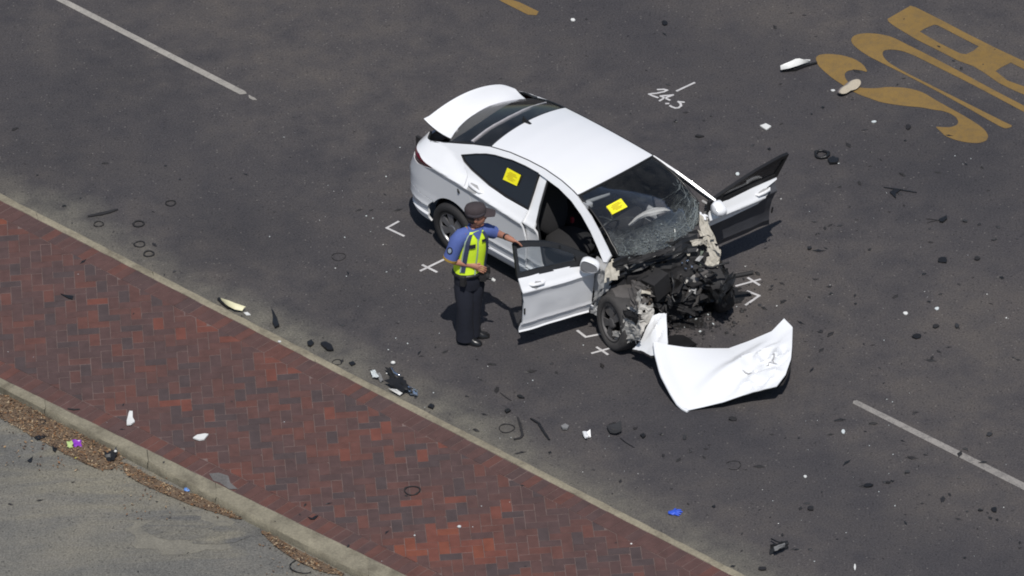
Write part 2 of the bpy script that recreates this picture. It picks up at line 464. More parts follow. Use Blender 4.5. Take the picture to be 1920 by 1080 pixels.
BH1 = [(1168, 215), (1200, 195), (1265, 168), (1290, 172), (1420, 240), (1567, 315), (1530, 345), (1480, 368), (1440, 362), (1300, 292)]
BH2 = [(1680, 482), (1720, 455), (1782, 424), (1872, 468), (2040, 560), (2010, 600), (1950, 622), (1872, 585), (1760, 545)]
def letter(name, loops, label):
    o = flat(name, [[g2(pxs(l, 1400, 0, 3.6)) for l in loops]], .004, M_yel, road); o['label'] = label
letter('painted_letter', [smooth_loop(S_, 1)], 'yellow painted letter S')
letter('painted_letter', [smooth_loop(U_, 1)], 'yellow painted letter U')
letter('painted_letter', [B_, BH1, BH2], 'yellow painted letter B running out of the frame')
o = flat('yellow_line', [[g2([(820, -85), (842, -85), (948, -4), (975, 5), (1010, 22), (1006, 29), (990, 28), (940, 3)])]], .004, M_yel, road)
def line_ext(a, b, t): return (a[0]+(b[0]-a[0])*t, a[1]+(b[1]-a[1])*t)
A0, A1 = (125, 0), (460, 171.5); C0, C1 = (104, 0), (450, 177.5)
o = flat('lane_line', [[g2([line_ext(A0, A1, -1.6), A1, (463, 176), C1, line_ext(C0, C1, -1.6)])]], .004, M_lane, road); o['label'] = 'white lane line ending behind the car'
o = flat('lane_line', [[g2([(466, 178), (478, 184), (482, 188), (474, 188), (467, 184)])]], .004, M_lane, road); o['label'] = 'small white leftover dab at the end of the lane line'
A0, A1 = (1607, 751), (1919, 905); C0, C1 = (1599, 757), (1919, 919)
o = flat('lane_line', [[g2([A0, line_ext(A0, A1, 2.4), line_ext(C0, C1, 2.4), C0, (1600, 752)])]], .004, M_lane2, road); o['label'] = 'worn white lane line in front of the bonnet'
M_dkpaint = mat('dark_filler', lin((.10, .10, .105)), .8)
def scribble(name, strokes, wd, label, m=None):
    polys = []
    for s_ in strokes: polys += strip(g2(s_), wd)
    v = []; f = []; k = 0
    for p in polys:
        q = p[0]; b = len(v); k += 1
        v += [(a.x, a.y, .004+.0007*(k % 5)) for a in q]; f.append((b, b+1, b+2, b+3))
    o = mesh(name, v, f, m or M_mark, road); o['label'] = label
def z13(l): return pxs(l, 1200, 140, 13.5)
def z36(l): return pxs(l, 1050, 280, 3.6)
def z34(l): return pxs(l, 740, 360, 3.376)
scribble('sprayed_tick', [z13([(935, 418), (1375, 212)])], .028, 'white sprayed tick above the number')
scribble('sprayed_number', [z13([(450, 385), (600, 380), (690, 403), (600, 445), (450, 475), (310, 485), (230, 500), (330, 550), (450, 590)]),
    z13([(500, 672), (620, 600), (840, 520), (690, 535), (520, 548)]), z13([(520, 552), (640, 605), (750, 655)]),
    z13([(660, 738), (720, 738)]), z13([(1110, 705), (970, 690), (1030, 745), (1040, 800), (980, 845), (890, 850), (800, 820), (762, 795)])], .026, 'white sprayed number 24.5')
scribble('sprayed_cross', [z36([(1190, 924), (1350, 880)]), z36([(1270, 870), (1345, 918)])], .028, 'white sprayed cross right of the wreck')
scribble('sprayed_chevron', [z36([(1265, 960), (1345, 990), (1255, 1052)])], .030, 'white sprayed chevron right of the wreck')
scribble('sprayed_chevron', [[(747, 416), (725, 428), (757, 443)]], .028, 'white sprayed chevron behind the rear wheel')
scribble('sprayed_cross', [z34([(165, 500), (310, 430)]), z34([(178, 465), (265, 508)])], .030, 'white sprayed cross left of the person')
scribble('sprayed_chevron', [z34([(1158, 880), (1210, 920), (1312, 900)])], .030, 'white sprayed chevron below the open driver door')
scribble('sprayed_cross', [z34([(1250, 1022), (1385, 985)]), z34([(1280, 985), (1348, 1030)])], .028, 'white sprayed cross by the twisted front wheel')

# oil stain under the wreck, ring stains
M_oil = mat('oil_stain', (.014, .013, .013), .55, var=.4, scale=8)
def blob(name, cx, cy, rx, ry, seed, z, m, n=36, rough=.35, parent=None):
    c = at(cx, cy, 0); pts = []
    for i in range(n):
        a = i*2*math.pi/n
        k = 1+rough*noise.noise(Vector((math.cos(a)*1.7+seed, math.sin(a)*1.7, seed)))+.5*rough*noise.noise(Vector((math.cos(a)*6+seed, math.sin(a)*6, 2)))
        pts.append(Vector((c.x+rx*k*math.cos(a), c.y+ry*k*math.sin(a))))
    return flat(name, [[pts]], z, m, parent or road)
blob('oil_stain', 1270, 578, .50, .30, 3, .0042, M_oil, rough=.9)
blob('oil_stain', 1330, 560, .35, .22, 8, .0052, M_oil, rough=.6)
M_sidepatch = asphalt('patch_asphalt', lin((.335, .335, .335)), lin((.37, .367, .36)), lin((.40, .395, .38)), False)
M_sandy = concrete('dry_sand', lin((.455, .44, .40)), lin((.41, .40, .375)))
blob('sand_rim', 350, 1000, .62, .34, 4, .0065, M_sandy, rough=.5, parent=side)
blob('worn_patch', 330, 990, .36, .21, 5, .0085, M_sidepatch, rough=.3, parent=side)
blob('worn_patch', 405, 1005, .38, .16, 7, .0095, M_sidepatch, rough=.3, parent=side)

# ================================================================== the wrecked car
CH = R(-48.7)
fx = Vector((math.cos(CH), math.sin(CH), 0)); fy = Vector((-math.sin(CH), math.cos(CH), 0))
CO = at(844, 474, 0)+fy*.865
car = empty('sedan_car', CO, CH)
tag(car, 'white sedan with its crushed front end torn open, two front doors and boot lid open', 'car')
def loc_at(px, py, axis, val):
    v = at(px, py, 5)-CAM; v.normalize(); n = (fx, fy, Vector((0, 0, 1)))[axis]
    t = (val-(CAM-CO).dot(n))/v.dot(n); q = CAM+v*t-CO
    return Vector((q.dot(fx), q.dot(fy), q.z))

M_white = mat('white_car_paint', (.80, .805, .825), .25, spec=.5, var=.015, scale=3, coat=.5)
M_dirtyw = mat('scuffed_white_paint', (.40, .385, .36), .6, var=.9, scale=16, bump=.3)
M_primer = mat('grey_inner_metal', (.36, .36, .36), .5, var=.25, scale=9, bump=.2)
M_beige = mat('torn_panel_inside', (.42, .39, .33), .6, var=.45, scale=11, bump=.5)
M_black = mat('black_plastic', (.012, .012, .013), .42, var=.3)
M_blackm = mat('black_plastic_matte', (.018, .017, .018), .75, var=.4, scale=14, bump=.4)
M_rub = mat('tyre_rubber', (.022, .021, .022), .8, var=.35, scale=40, bump=.3)
M_trim = mat('interior_cloth', (.018, .0175, .019), .9, var=.3, scale=60)
M_trimg = mat('grey_interior_plastic', (.10, .10, .105), .7, var=.2)
M_silver = mat('silver_wheel', (.30, .30, .31), .35, metal=.7, var=.2, scale=12)
M_wheelgap = mat('wheel_cavity', (.012, .012, .012), .8)
M_metal = mat('engine_metal', (.22, .21, .20), .45, metal=.7, var=.5, scale=13, bump=.6)
M_rust = mat('brown_grime', (.10, .08, .065), .85, var=.5, scale=12, bump=.5)
M_grime = mat('dusty_liner', (.085, .078, .075), .9, var=.4, scale=10, bump=.5)
M_red = mat('red_lamp', (.10, .004, .008), .12, coat=.8, var=.1)
M_redm = mat('red_plastic', (.35, .03, .04), .5)
M_bag = mat('airbag_cloth', (.72, .70, .68), .85, var=.15, scale=20, bump=.3)
M_yst = mat('yellow_sticker', lin((.93, .89, .10)), .6, var=.05)
M_ysd = mat('sticker_print', lin((.72, .62, .10)), .6)
M_chrome = mat('bright_metal', (.75, .75, .77), .18, metal=1., var=.1)
def glassmat(name, tint, dens, rough=.03, dirt=0., dcol=(.2, .2, .19), web=False):
    m, n, b = nmat(name); q = NB(n); out = n.nodes['Material Output']
    tr = q.new('ShaderNodeBsdfTransparent'); tr.inputs[0].default_value = (*tint, 1)
    gl = q.new('ShaderNodeBsdfGlossy'); gl.inputs['Roughness'].default_value = rough
    fr = q.new('ShaderNodeFresnel'); fr.inputs[0].default_value = 1.5
    b.inputs['Base Color'].default_value = (*[x*.12 for x in tint], 1); b.inputs['Roughness'].default_value = .1
    m1 = q.new('ShaderNodeMixShader'); m1.inputs[0].default_value = dens; q.lk(tr.outputs[0], m1.inputs[1]); q.lk(b.outputs[0], m1.inputs[2])
    m2 = q.new('ShaderNodeMixShader'); q.lk(fr.outputs[0], m2.inputs[0]); q.lk(m1.outputs[0], m2.inputs[1]); q.lk(gl.outputs[0], m2.inputs[2])
    last = m2
    if dirt:
        g = q.new('ShaderNodeTexCoord').outputs['Object']
        a = q.noise(g, 5., 6, .65); df = q.new('ShaderNodeBsdfDiffuse'); df.inputs[0].default_value = (*dcol, 1)
        m3 = q.new('ShaderNodeMixShader'); q.lk(q.mapr(a, .35, .7, 0, dirt), m3.inputs[0]); q.lk(m2.outputs[0], m3.inputs[1]); q.lk(df.outputs[0], m3.inputs[2]); last = m3
    if web:     # crazed laminate: fine crack web, dense towards the foot of the screen
        g = q.new('ShaderNodeTexCoord').outputs['Object']; sx = q.new('ShaderNodeSeparateXYZ'); q.lk(g, sx.inputs[0])
        nz = q.noise(g, 3.5, 4, .6)
        h = q.math('ADD', sx.outputs['Z'], q.math('MULTIPLY', q.math('SUBTRACT', nz, .5), .75))
        msk = q.mapr(h, .92, 1.20, 1., 0.)
        tot = None
        for sc__, wd, amt in ((9., .03, .55), (22., .07, .8), (46., .10, .5)):
            vo = q.new('ShaderNodeTexVoronoi', feature='DISTANCE_TO_EDGE'); vo.inputs['Scale'].default_value = sc__; vo.inputs['Randomness'].default_value = 1.; q.lk(g, vo.inputs['Vector'])
            ln = q.math('MULTIPLY', q.mapr(vo.outputs['Distance'], 0., wd, 1., 0.), amt); tot = ln if tot is None else q.math('MAXIMUM', tot, ln)
        tot = q.math('ADD', q.math('MULTIPLY', tot, .9), .05)
        df = q.new('ShaderNodeBsdfDiffuse'); df.inputs[0].default_value = (.33, .36, .355, 1)
        m4 = q.new('ShaderNodeMixShader'); q.lk(q.math('MULTIPLY', q.math('MULTIPLY', msk, tot), .46), m4.inputs[0]); q.lk(last.outputs[0], m4.inputs[1]); q.lk(df.outputs[0], m4.inputs[2]); last = m4
    q.lk(last.outputs[0], out.inputs['Surface'])
    return m
M_glass = glassmat('tinted_glass', (.25, .26, .29), .55)
M_glassf = glassmat('clear_door_glass', (.84, .86, .87), .06)
M_wind = glassmat('windscreen_glass', (.94, .95, .955), .03, dirt=.03, web=True)
M_rear = glassmat('rear_window_glass', (.80, .79, .80), .10, dirt=.05)
def crackmat():
    m, n, b = nmat('shattered_glass'); b.inputs['Base Color'].default_value = (.17, .19, .19, 1); b.inputs['Roughness'].default_value = .15
    return m
M_crack = crackmat()

KZ = [(.15, .775), (.20, .80), (.25, .835), (.31, .858), (.34, .866), (.36, .848), (.44, .856), (.47, .874), (.50, .868), (.62, .864), (.74, .868), (.84, .872), (.885, .893), (.90, .889), (.94, .853), (1.0, .815), (1.06, .775), (1.1, .75), (1.2, .69), (1.3, .63), (1.38, .575), (1.46, .51), (1.55, .43)]
def kz(z):
    if z <= KZ[0][0]: return KZ[0][1]
    for (a, ka), (b, kb) in zip(KZ, KZ[1:]):
        if z <= b: return ka+(kb-ka)*(z-a)/(b-a)
    return KZ[-1][1]
XC, RLN, NP = -.25, .66, 3.2
def surf(s, z, side=-1, inset=0.):
    # the character line climbs a little towards the back
    zc = .925 if s > 1.25 else (.925+(1.25-s)*.078 if s > .2 else 1.007+(.2-s)*.05)
    zc = max(.90, zc-.05*max(0, s-1.25)); zu = 1.068 if s > .2 else min(1.2, 1.068+(.2-s)*.4)
    if z < .55: zz = z
    elif z < zc: zz = .55+(.893-.55)*(z-.55)/(zc-.55)
    elif z < zu: zz = .893+(zu-.893)*(z-zc)/(zu-zc)
    else: zz = z
    k = kz(zz)-inset
    if s >= XC: return Vector((s, side*k, z))
    u = min(1, (XC-s)/1.15); a = u*math.pi/2
    xr = RLN*(1-.36*max(0, (z-.75)/.4)-.10*max(0, (.45-z)/.3))-inset
    return Vector((XC-xr*math.sin(a)**(2/NP), side*k*max(0, math.cos(a))**(2/NP), z))

def panel(name, poly, m, parent, side=-1, step=.045, thick=.022, inset=0., fn=None, m_in=None, smooth=40, dent=0.):
    """a body panel: outline in (s, z), laid over the car's side surface"""
    bm = bmesh.new()
    vs_ = [bm.verts.new((p[0], 0, p[1])) for p in poly]
    for t in tessellate_polygon([[Vector((p[0], p[1], 0)) for p in poly]]):
        try: bm.faces.new([vs_[i] for i in t])
        except ValueError: pass
    x0, x1 = min(p[0] for p in poly), max(p[0] for p in poly); z0, z1 = min(p[1] for p in poly), max(p[1] for p in poly)
    i = math.floor(x0/step)+1
    while i*step < x1:
        bmesh.ops.bisect_plane(bm, geom=bm.verts[:]+bm.edges[:]+bm.faces[:], plane_co=(i*step, 0, 0), plane_no=(1, 0, 0), dist=1e-5); i += 1
    cuts = [k[0] for k in KZ if z0 < k[0] < z1 and not .55 < k[0] < 1.05]+[c for c in (.62, .70, .78, .84, .88, .90, .915, .93, .945, .96, .975, .99, 1.005, 1.02, 1.04) if z0 < c < z1]
    z = z0
    while z < z1:
        z += step
        if all(abs(z-c) > .013 for c in cuts): cuts.append(z)
    for c in cuts:
        bmesh.ops.bisect_plane(bm, geom=bm.verts[:]+bm.edges[:]+bm.faces[:], plane_co=(0, 0, c), plane_no=(0, 0, 1), dist=1e-5)
    bmesh.ops.remove_doubles(bm, verts=bm.verts[:], dist=1e-4)
    for v in bm.verts:
        p = surf(v.co.x, v.co.z, side, inset)
        if dent: p.y += dent*noise.noise(Vector((v.co.x*4, v.co.z*4, 1)))
        v.co = fn(p) if fn else p
    bmesh.ops.recalc_face_normals(bm, faces=bm.faces[:])
    # outward orientation
    bm.faces.ensure_lookup_table()
    cen = sum((f.calc_center_median() for f in bm.faces), Vector())/len(bm.faces)
    if fn is None:
        s_ = sum((f.normal.y*side+(.3*-f.normal.x if f.calc_center_median().x < -.6 else 0))*f.calc_area() for f in bm.faces)
        if s_ < 0: bmesh.ops.reverse_faces(bm, faces=bm.faces[:])
    else:
        s_ = sum(f.normal.dot(fn.out)*f.calc_area() for f in bm.faces)
        if s_ < 0: bmesh.ops.reverse_faces(bm, faces=bm.faces[:])
    if thick:
        n0 = len(bm.faces)
        thicken(bm, thick)
        bm.faces.ensure_lookup_table()
    mats = [m] if m_in is None else [m, m_in]
    if m_in is not None and thick:
        # faces pointing back into the car carry the inner material
        for f in bm.faces:
            d = f.normal.dot(fn.out) if fn else f.normal.y*side
            if d < -.2: f.material_index = 1
    return from_bm(name, bm, mats, parent, smooth)

def arc(cx, cz, r, a0, a1, n):
    return [(cx+r*math.cos(R(a0+(a1-a0)*i/n)), cz+r*math.sin(R(a0+(a1-a0)*i/n))) for i in range(n+1)]

RAILTOP = [(-.17, 1.25), (.16, 1.345), (.39, 1.40), (.68, 1.437), (.956, 1.452), (1.21, 1.455), (1.484, 1.438), (1.69, 1.410), (1.78, 1.392), (2.056, 1.294), (2.24, 1.205), (2.52, 1.055)]
RAILBOT = [(.05, 1.205), (.16, 1.245), (.254, 1.283), (.38, 1.325), (.50, 1.352), (.754, 1.387), (.95, 1.397), (1.16, 1.40), (1.27, 1.392), (1.509, 1.371), (1.741, 1.325), (1.933, 1.258), (2.13, 1.165), (2.31, 1.062), (2.46, .975)]
GAPC = [(-.17, 1.25), (-.255, 1.222), (-.36, 1.195), (-.46, 1.178), (-.62, 1.168), (-.92, 1.16)]
BELT = [(.12, 1.165), (.263, 1.128), (.57, 1.082), (.859, 1.064), (1.209, 1.061)]
ARCH = arc(.07, .335, .37, 145, 29, 14)      # rear wheel arch, back to front
DOORCUT = [(.415, .60), (.425, .72), (.37, .92), (.25, 1.06), (.12, 1.155)]
def body_side(side):
    tagn = 'body_side'
    poly = RAILTOP + [(2.50, .985), (2.46, .975)] + RAILBOT[::-1][1:] + DOORCUT[::-1] + ARCH[::-1] \
        + [(-.24, .565), (-.45, .59), (-.70, .61), (-.92, .62), (-.92, .945), (-.42, .942), (-.30, .962), (-.185, 1.022), (-.46, 1.062), (-.92, 1.07)] + GAPC[::-1][:-1]
    panel('body_side', poly, M_white, car, side)
    panel('tail_lamp', [(-.192, 1.019), (-.30, .966), (-.42, .946), (-1.10, .949), (-1.10, 1.067), (-.46, 1.058)], M_red, car, side, inset=.004)
    panel('rear_window_side', [(.065, 1.203)] + RAILBOT[1:8] + [(1.205, 1.066), (.859, 1.069), (.57, 1.087), (.263, 1.133), (.125, 1.168)], M_glass, car, side, thick=.006, inset=.014)
    # dark seal round the glass
    sealm = MB()
    loop = [(.055, 1.203)] + RAILBOT[1:8] + [(1.207, 1.066), (.859, 1.068), (.57, 1.086), (.263, 1.132), (.12, 1.168), (.055, 1.203)]
    sealm.tube([surf(a, b, side, .006) for a, b in loop], .0085, 6)
    sealm.build('window_seal', M_black, car, smooth=60)
    # rear door skin
    rd = panel('rear_door', [(.118, 1.158), (.263, 1.122), (.57, 1.076), (.859, 1.058), (1.205, 1.055), (1.208, .921), (1.247, .76), (1.238, .47), (1.20, .352), (.66, .352), (.455, .40)] +
          [(p[0]+.008, p[1]) for p in arc(.07, .335, .378, 14, 29, 3)] + [(.428, .60), (.437, .72), (.381, .92), (.262, 1.055)], M_white, car, side)
    hp = surf(.43, 1.0, side); hm = MB()
    hm.tube([surf(.33, 1.03, side, .004), surf(.36, 1.03, side, -.022), surf(.44, 1.025, side, -.03), surf(.53, 1.015, side, -.022), surf(.56, 1.013, side, .004)], [.012, .018, .02, .018, .012], 8)
    hm.build('door_handle', M_white, rd, smooth=60)
    panel('handle_recess', [(.345, 1.04), (.44, 1.042), (.50, 1.02), (.49, .99), (.40, .985), (.35, 1.0)], M_primer, rd, side, thick=.004, inset=-.0015)
    # rocker under the doors
    panel('rocker', [(.45, .205), (.45, .345), (2.32, .345), (2.36, .205)], M_white, car, side, inset=.01)
    return rd
body_side(-1); body_side(1)
MB_ = MB(); MB_.tube([surf(.185, .915, -1, -.002), surf(.20, .885, -1, -.004), surf(.205, .865, -1, -.002)], [.008, .014, .010], 6); MB_.build('rubber_stop', M_black, car)

# bumper and tail, both sides meeting on the centre line
for sd_ in (-1, 1):
    panel('rear_bumper', [(-1.395, .26), (-1.395, .612), (-.92, .612), (-.70, .602), (-.45, .582), (-.245, .557), (-.268, .49), (-.285, .42), (-.283, .30), (-.27, .26)], M_white, car, sd_)
    panel('bumper_insert', [(-1.395, .30), (-1.395, .40), (-.95, .42), (-.66, .47), (-.64, .455), (-.8, .36)], M_black, car, sd_, thick=.004, inset=-.003)
    panel('tail_panel', [(-1.395, .63), (-1.395, 1.07), (-1.11, 1.07), (-1.11, .95), (-.93, .94), (-.93, .63)], M_white, car, sd_, inset=.01)

# roof, rails, screens -----------------------------------------------------
def edge_z(x):
    for (a, za), (b, zb) in zip(RAILTOP, RAILTOP[1:]):
        if x <= b: return za+(zb-za)*(x-a)/(b-a)
    return RAILTOP[-1][1]
def grid(name, fn, nu, nv, m, parent, thick=0., smooth=60, m2=None):
    v = [fn(i/nu, -1+2*j/nv) for i in range(nu+1) for j in range(nv+1)]
    f = [(i*(nv+1)+j, (i+1)*(nv+1)+j, (i+1)*(nv+1)+j+1, i*(nv+1)+j+1) for i in range(nu) for j in range(nv)]
    bm = bmesh.new(); bv = [bm.verts.new(p) for p in v]
    for q in f: bm.faces.new([bv[i] for i in q])
    bmesh.ops.recalc_face_normals(bm, faces=bm.faces[:])
    if sum(x.normal.z*x.calc_area() for x in bm.faces) < 0: bmesh.ops.reverse_faces(bm, faces=bm.faces[:])
    if thick:
        thicken(bm, thick)
        if m2:
            for x in bm.faces:
                if x.normal.z < -.1: x.material_index = 1
    return from_bm(name, bm, [m] if not m2 else [m, m2], parent, smooth)
def roof_x(u, v): return lerp(.40-.03*(1-v*v), 1.775+.075*(1-v*v), u)
def roof_fn(u, v, dz_=0., ye=.0):
    x = roof_x(u, v); xe = max(.39, min(1.79, x)); z = edge_z(xe)
    y = v*(kz(z)-.012-ye)
    return Vector((x, y, z+.004+.058*(1-v*v)**.85+dz_))
grid('roof', roof_fn, 22, 20, M_white, car, .02, m2=M_trimg)
for s_ in (-1, 1):
    t = MB(); pts = [Vector((x, s_*(kz(edge_z(x))-.006), edge_z(x)+.003)) for x in [.40+i*.069 for i in range(21)]]
    t.tube(pts, .006, 6); t.build('roof_ditch_moulding', M_black, car, smooth=60)
an = MB(); c = roof_fn(.02, -.02)
an.add([c+Vector(p) for p in ((.09, -.018, -.005), (.09, .018, -.005), (-.07, .02, -.005), (-.07, -.02, -.005), (-.03, -.008, .035), (-.03, .008, .035), (-.07, .006, .05), (-.07, -.006, .05))],
       [(0, 1, 5, 4), (1, 2, 6, 5), (2, 3, 7, 6), (3, 0, 4, 7), (4, 5, 6, 7)])
an.build('roof_antenna', M_black, car, smooth=50)

def rear_glass_fn(u, v):
    a = roof_fn(0, v, -.012); xb = -.19-.19*(1-v*v); zb = 1.235+.045*(1-v*v)
    b = Vector((xb, v*.625, zb)); p = a.lerp(b, u); p.z += .018*math.sin(math.pi*u); p.x -= .006*u
    return p
grid('rear_window', rear_glass_fn, 12, 18, M_rear, car, .006)
sm = MB()
for k in range(17):
    pass
sm.tube([rear_glass_fn(0.0, -1+2*j/18)+Vector((-.004, 0, .004)) for j in range(19)], .012, 6)
sm.tube([rear_glass_fn(i/10, -1)+Vector((0, 0, .004)) for i in range(11)], .012, 6)
sm.tube([rear_glass_fn(i/10, 1)+Vector((0, 0, .004)) for i in range(11)], .012, 6)
sm.build('rear_window_seal', M_black, car, smooth=60)
# parcel shelf seen through the rear glass
ps = MB(); ps.box((.02, 0, 1.03), (.46, 1.16, .03)); ps.build('parcel_shelf', M_trim, car)
def rear_at(x, v):
    u = min((abs(rear_glass_fn(k/40, v).x-x), k/40) for k in range(41))[1]; return rear_glass_fn(u, v)
ps = MB(); ps.tube([rear_at(.085, -.93+1.86*j/10)-Vector((0, 0, .028)) for j in range(11)], .030, 8)  # bright reflection across the rear glass, built as a pale bar
ps.build('rear_glass_reflection', mat('pale_reflection_tone', (.50, .49, .51), .7), car, smooth=60)
# boot opening: dark gutter and cavity
bt = MB(); bt.box((-.52, 0, .80), (.52, 1.12, .04)); bt.box((-.28, 0, .96), (.02, 1.15, .34)); bt.box((-.52, .60, .93), (.5, .03, .25)); bt.box((-.52, -.60, .93), (.5, .03, .25))
bt.build('boot_cavity', M_blackm, car)
def gutter(side):
    t = MB(); t.tube([surf(a, b-.012, side, .02) for a, b in GAPC], .016, 6); t.build('boot_seal', M_black, car, smooth=60)
gutter(-1); gutter(1)

# boot lid, swung up
def lid_fn(u, v):
    b0 = Vector((-.235-.135*(1-v*v), .025+v*.60, 1.205+.075*(1-v*v)-.035*v))
    b1 = Vector((-.612+.045*(1-v*v)+.06*(v+1)*.5, .0+v*.605, 1.33+.165*(1-v*v)-.035*(v+1)))
    if v > .72:      # rounded far corner, pointed near corner
        k = ((v-.72)/.28)**2; b1 = b1.lerp(b0, k*.20)
    if v < -.9: b1 = b1+(b1-b0)*((-.9-v)/.1)*.05
    if u < .62:
        t = u/.62; p = b0.lerp(b1, t); p.z -= .028*math.sin(math.pi*t); return p
    t = (u-.62)/.38; q = b1+Vector((-.09*t, 0, -.05*t-.03*t*t))
    q.y *= 1-.14*t; return q
lid = grid('boot_lid', lid_fn, 22, 22, M_white, car, .03, m2=M_blackm, smooth=45)

# windscreen, cracked and pushed in at its foot
def ws_base(v):
    pts = [(-1, (2.50, -.66, 1.035)), (-.75, (2.60, -.50, .985)), (-.3, (2.675, -.22, .955)), (.15, (2.70, .02, .945)), (.55, (2.66, .30, .97)), (.8, (2.58, .47, 1.0)), (1, (2.42, .62, 1.06))]
    for (a, p), (b, q_) in zip(pts, pts[1:]):
        if v <= b+1e-6: return Vector(p).lerp(Vector(q_), (v-a)/(b-a))
    return Vector(pts[-1][1])
def ws_fn(u, v):
    a = roof_fn(1, v, -.010, .01); b = ws_base(v); p = a.lerp(b, u)
    p.z += .085*math.sin(math.pi*u)*(1-.4*v*v)
    k = max(0, (u-.62)/.38)
    p.z += k*(.045*noise.noise(Vector((u*9, v*5, 4)))-.03*k)
    return p
ws = grid('windscreen', ws_fn, 30, 34, M_wind, car, .006)
# crack lines: thin raised slivers of white crushed glass
ck = MB(); g = random.Random(3)
def crack(u, v, du, dv, n, wd):
    pts = [(u, v)]
    for _ in range(n):
        du += g.uniform(-.02, .02); dv += g.uniform(-.05, .05); u += du; v += dv
        if not (.03 < u < .995 and abs(v) < .97): break
        pts.append((u, v))
    for (a, b) in zip(pts, pts[1:]):
        p, q_ = ws_fn(*a), ws_fn(*b); d = (q_-p); nn = Vector((d.y, -d.x, 0)).normalized()*wd*g.uniform(.5, 1.3)
        up = Vector((0, 0, .006)); ck.add([p-nn+up, p+nn+up, q_+nn+up, q_-nn+up], [(0, 1, 2, 3)])
for cu, cv in ((.86, -.45), (.90, .30), (.62, .88), (.55, -.80)):
    for k in range(6):
        a = g.uniform(0, 6.28); crack(cu, cv, .03*math.cos(a), .07*math.sin(a), g.randint(2, 6), .0012)
for k in range(44):
    crack(1-abs(g.gauss(0, .07))-.02, g.uniform(-.95, .95), g.uniform(-.008, .008), g.choice((-1, 1))*g.uniform(.04, .10), g.randint(2, 5), g.choice((.0015, .003, .004)))
for k in range(12):
    u_ = g.uniform(.55, .97); crack(u_, .97-abs(g.gauss(0, .06))-.10*(1-u_), g.uniform(-.04, .04), g.uniform(-.03, .03), g.randint(2, 5), .0022)
o = ck.build('glass_cracks', M_crack, ws); o['kind'] = 'stuff'
cr = MB(); g = random.Random(5)
for k in range(150):
    u = 1-abs(g.gauss(0, .09)); v = g.uniform(-.97, .97)
    if u < .5: continue
    p = ws_fn(min(u, 1), v)+Vector((g.uniform(-.01, .03), 0, g.uniform(.0, .02)))
    s_ = g.uniform(.004, .015); cr.box(p, (s_, s_*g.uniform(.6, 1.8), s_*.5), Matrix.Rotation(g.uniform(0, 3), 3, 'Z') @ Matrix.Rotation(g.uniform(-.6, .6), 3, 'X'))
o = cr.build('glass_crumbs', M_crack, ws); o['kind'] = 'stuff'
sl = MB(); sl.tube([ws_fn(0, -1+2*j/20)+Vector((.006, 0, .002)) for j in range(21)], .011, 6)
sl.tube([ws_fn(i/14, -1)+Vector((0, .004, .004)) for i in range(15)], .011, 6); sl.tube([ws_fn(i/14, 1)+Vector((0, -.004, .004)) for i in range(15)], .011, 6)
sl.build('windscreen_seal', M_black, car, smooth=60)
# yellow stickers with faint print, mirror bracket label
def sticker(parent, corners, off_n, label):
    c = [Vector(p)+off_n for p in corners]
    o = mesh('sticker', c+[p-off_n*.6 for p in c], [(0, 1, 2, 3), (7, 6, 5, 4)], M_yst, parent); o['label'] = label
    t = MB()
    for k, (a, b) in enumerate(((.25, .75), (.15, .85), (.2, .6), (.15, .8), (.3, .7))):
        y0 = .2+k*.135; y1 = y0+.055
        def pt(u, v): return c[0].lerp(c[1], u).lerp(c[3].lerp(c[2], u), v)+off_n*.35
        t.add([pt(a, y0), pt(b, y0), pt(b, y1), pt(a, y1)], [(0, 1, 2, 3)])
    t.build('sticker_print', M_ysd, o)
def ws_px(px, py):
    best = None
    for i in range(61):
        for j in range(61):
            p = ws_fn(i/60, -1+j/30); wq = CO+fx*p.x+fy*p.y+Vector((0, 0, p.z))-CAM; z = wq.dot(FWD)
            d = (960+F*wq.dot(RIGHT)/z-px)**2+(540-F*wq.dot(UP)/z-py)**2
            if best is None or d < best[0]: best = (d, p)
    return best[1]
sticker(ws, [ws_px(1135, 388), ws_px(1162, 374), ws_px(1175, 389), ws_px(1148, 403)], Vector((.008, 0, .014)), 'yellow sticker on the cracked windscreen')
def side_px(px, py, side=-1, inset=.0):
    best = None
    for i in range(90):
        for j in range(40):
            p = surf(.1+i*.0125, 1.06+j*.009, side, inset); wq = CO+fx*p.x+fy*p.y+Vector((0, 0, p.z))-CAM; z = wq.dot(FWD)
            d = (960+F*wq.dot(RIGHT)/z-px)**2+(540-F*wq.dot(UP)/z-py)**2
            if best is None or d < best[0]: best = (d, p)
    return best[1]
sticker(car, [side_px(952, 315), side_px(978, 328), side_px(970, 349), side_px(944, 336)], Vector((0, -.008, .005)), 'yellow sticker on the rear side window')
ml = MB(); a, b = ws_px(1100, 374), ws_px(1142, 360)
ml.tube([a+Vector((0, 0, -.03)), a.lerp(b, .5)+Vector((0, 0, -.03)), b+Vector((0, 0, -.03))], [.022, .02, .014], 8)
ml.box(ws_px(1103, 381)+Vector((0, 0, -.015)), (.08, .07, .05)); ml.build('windscreen_label', mat('grey_label', (.32, .33, .34), .6), ws)

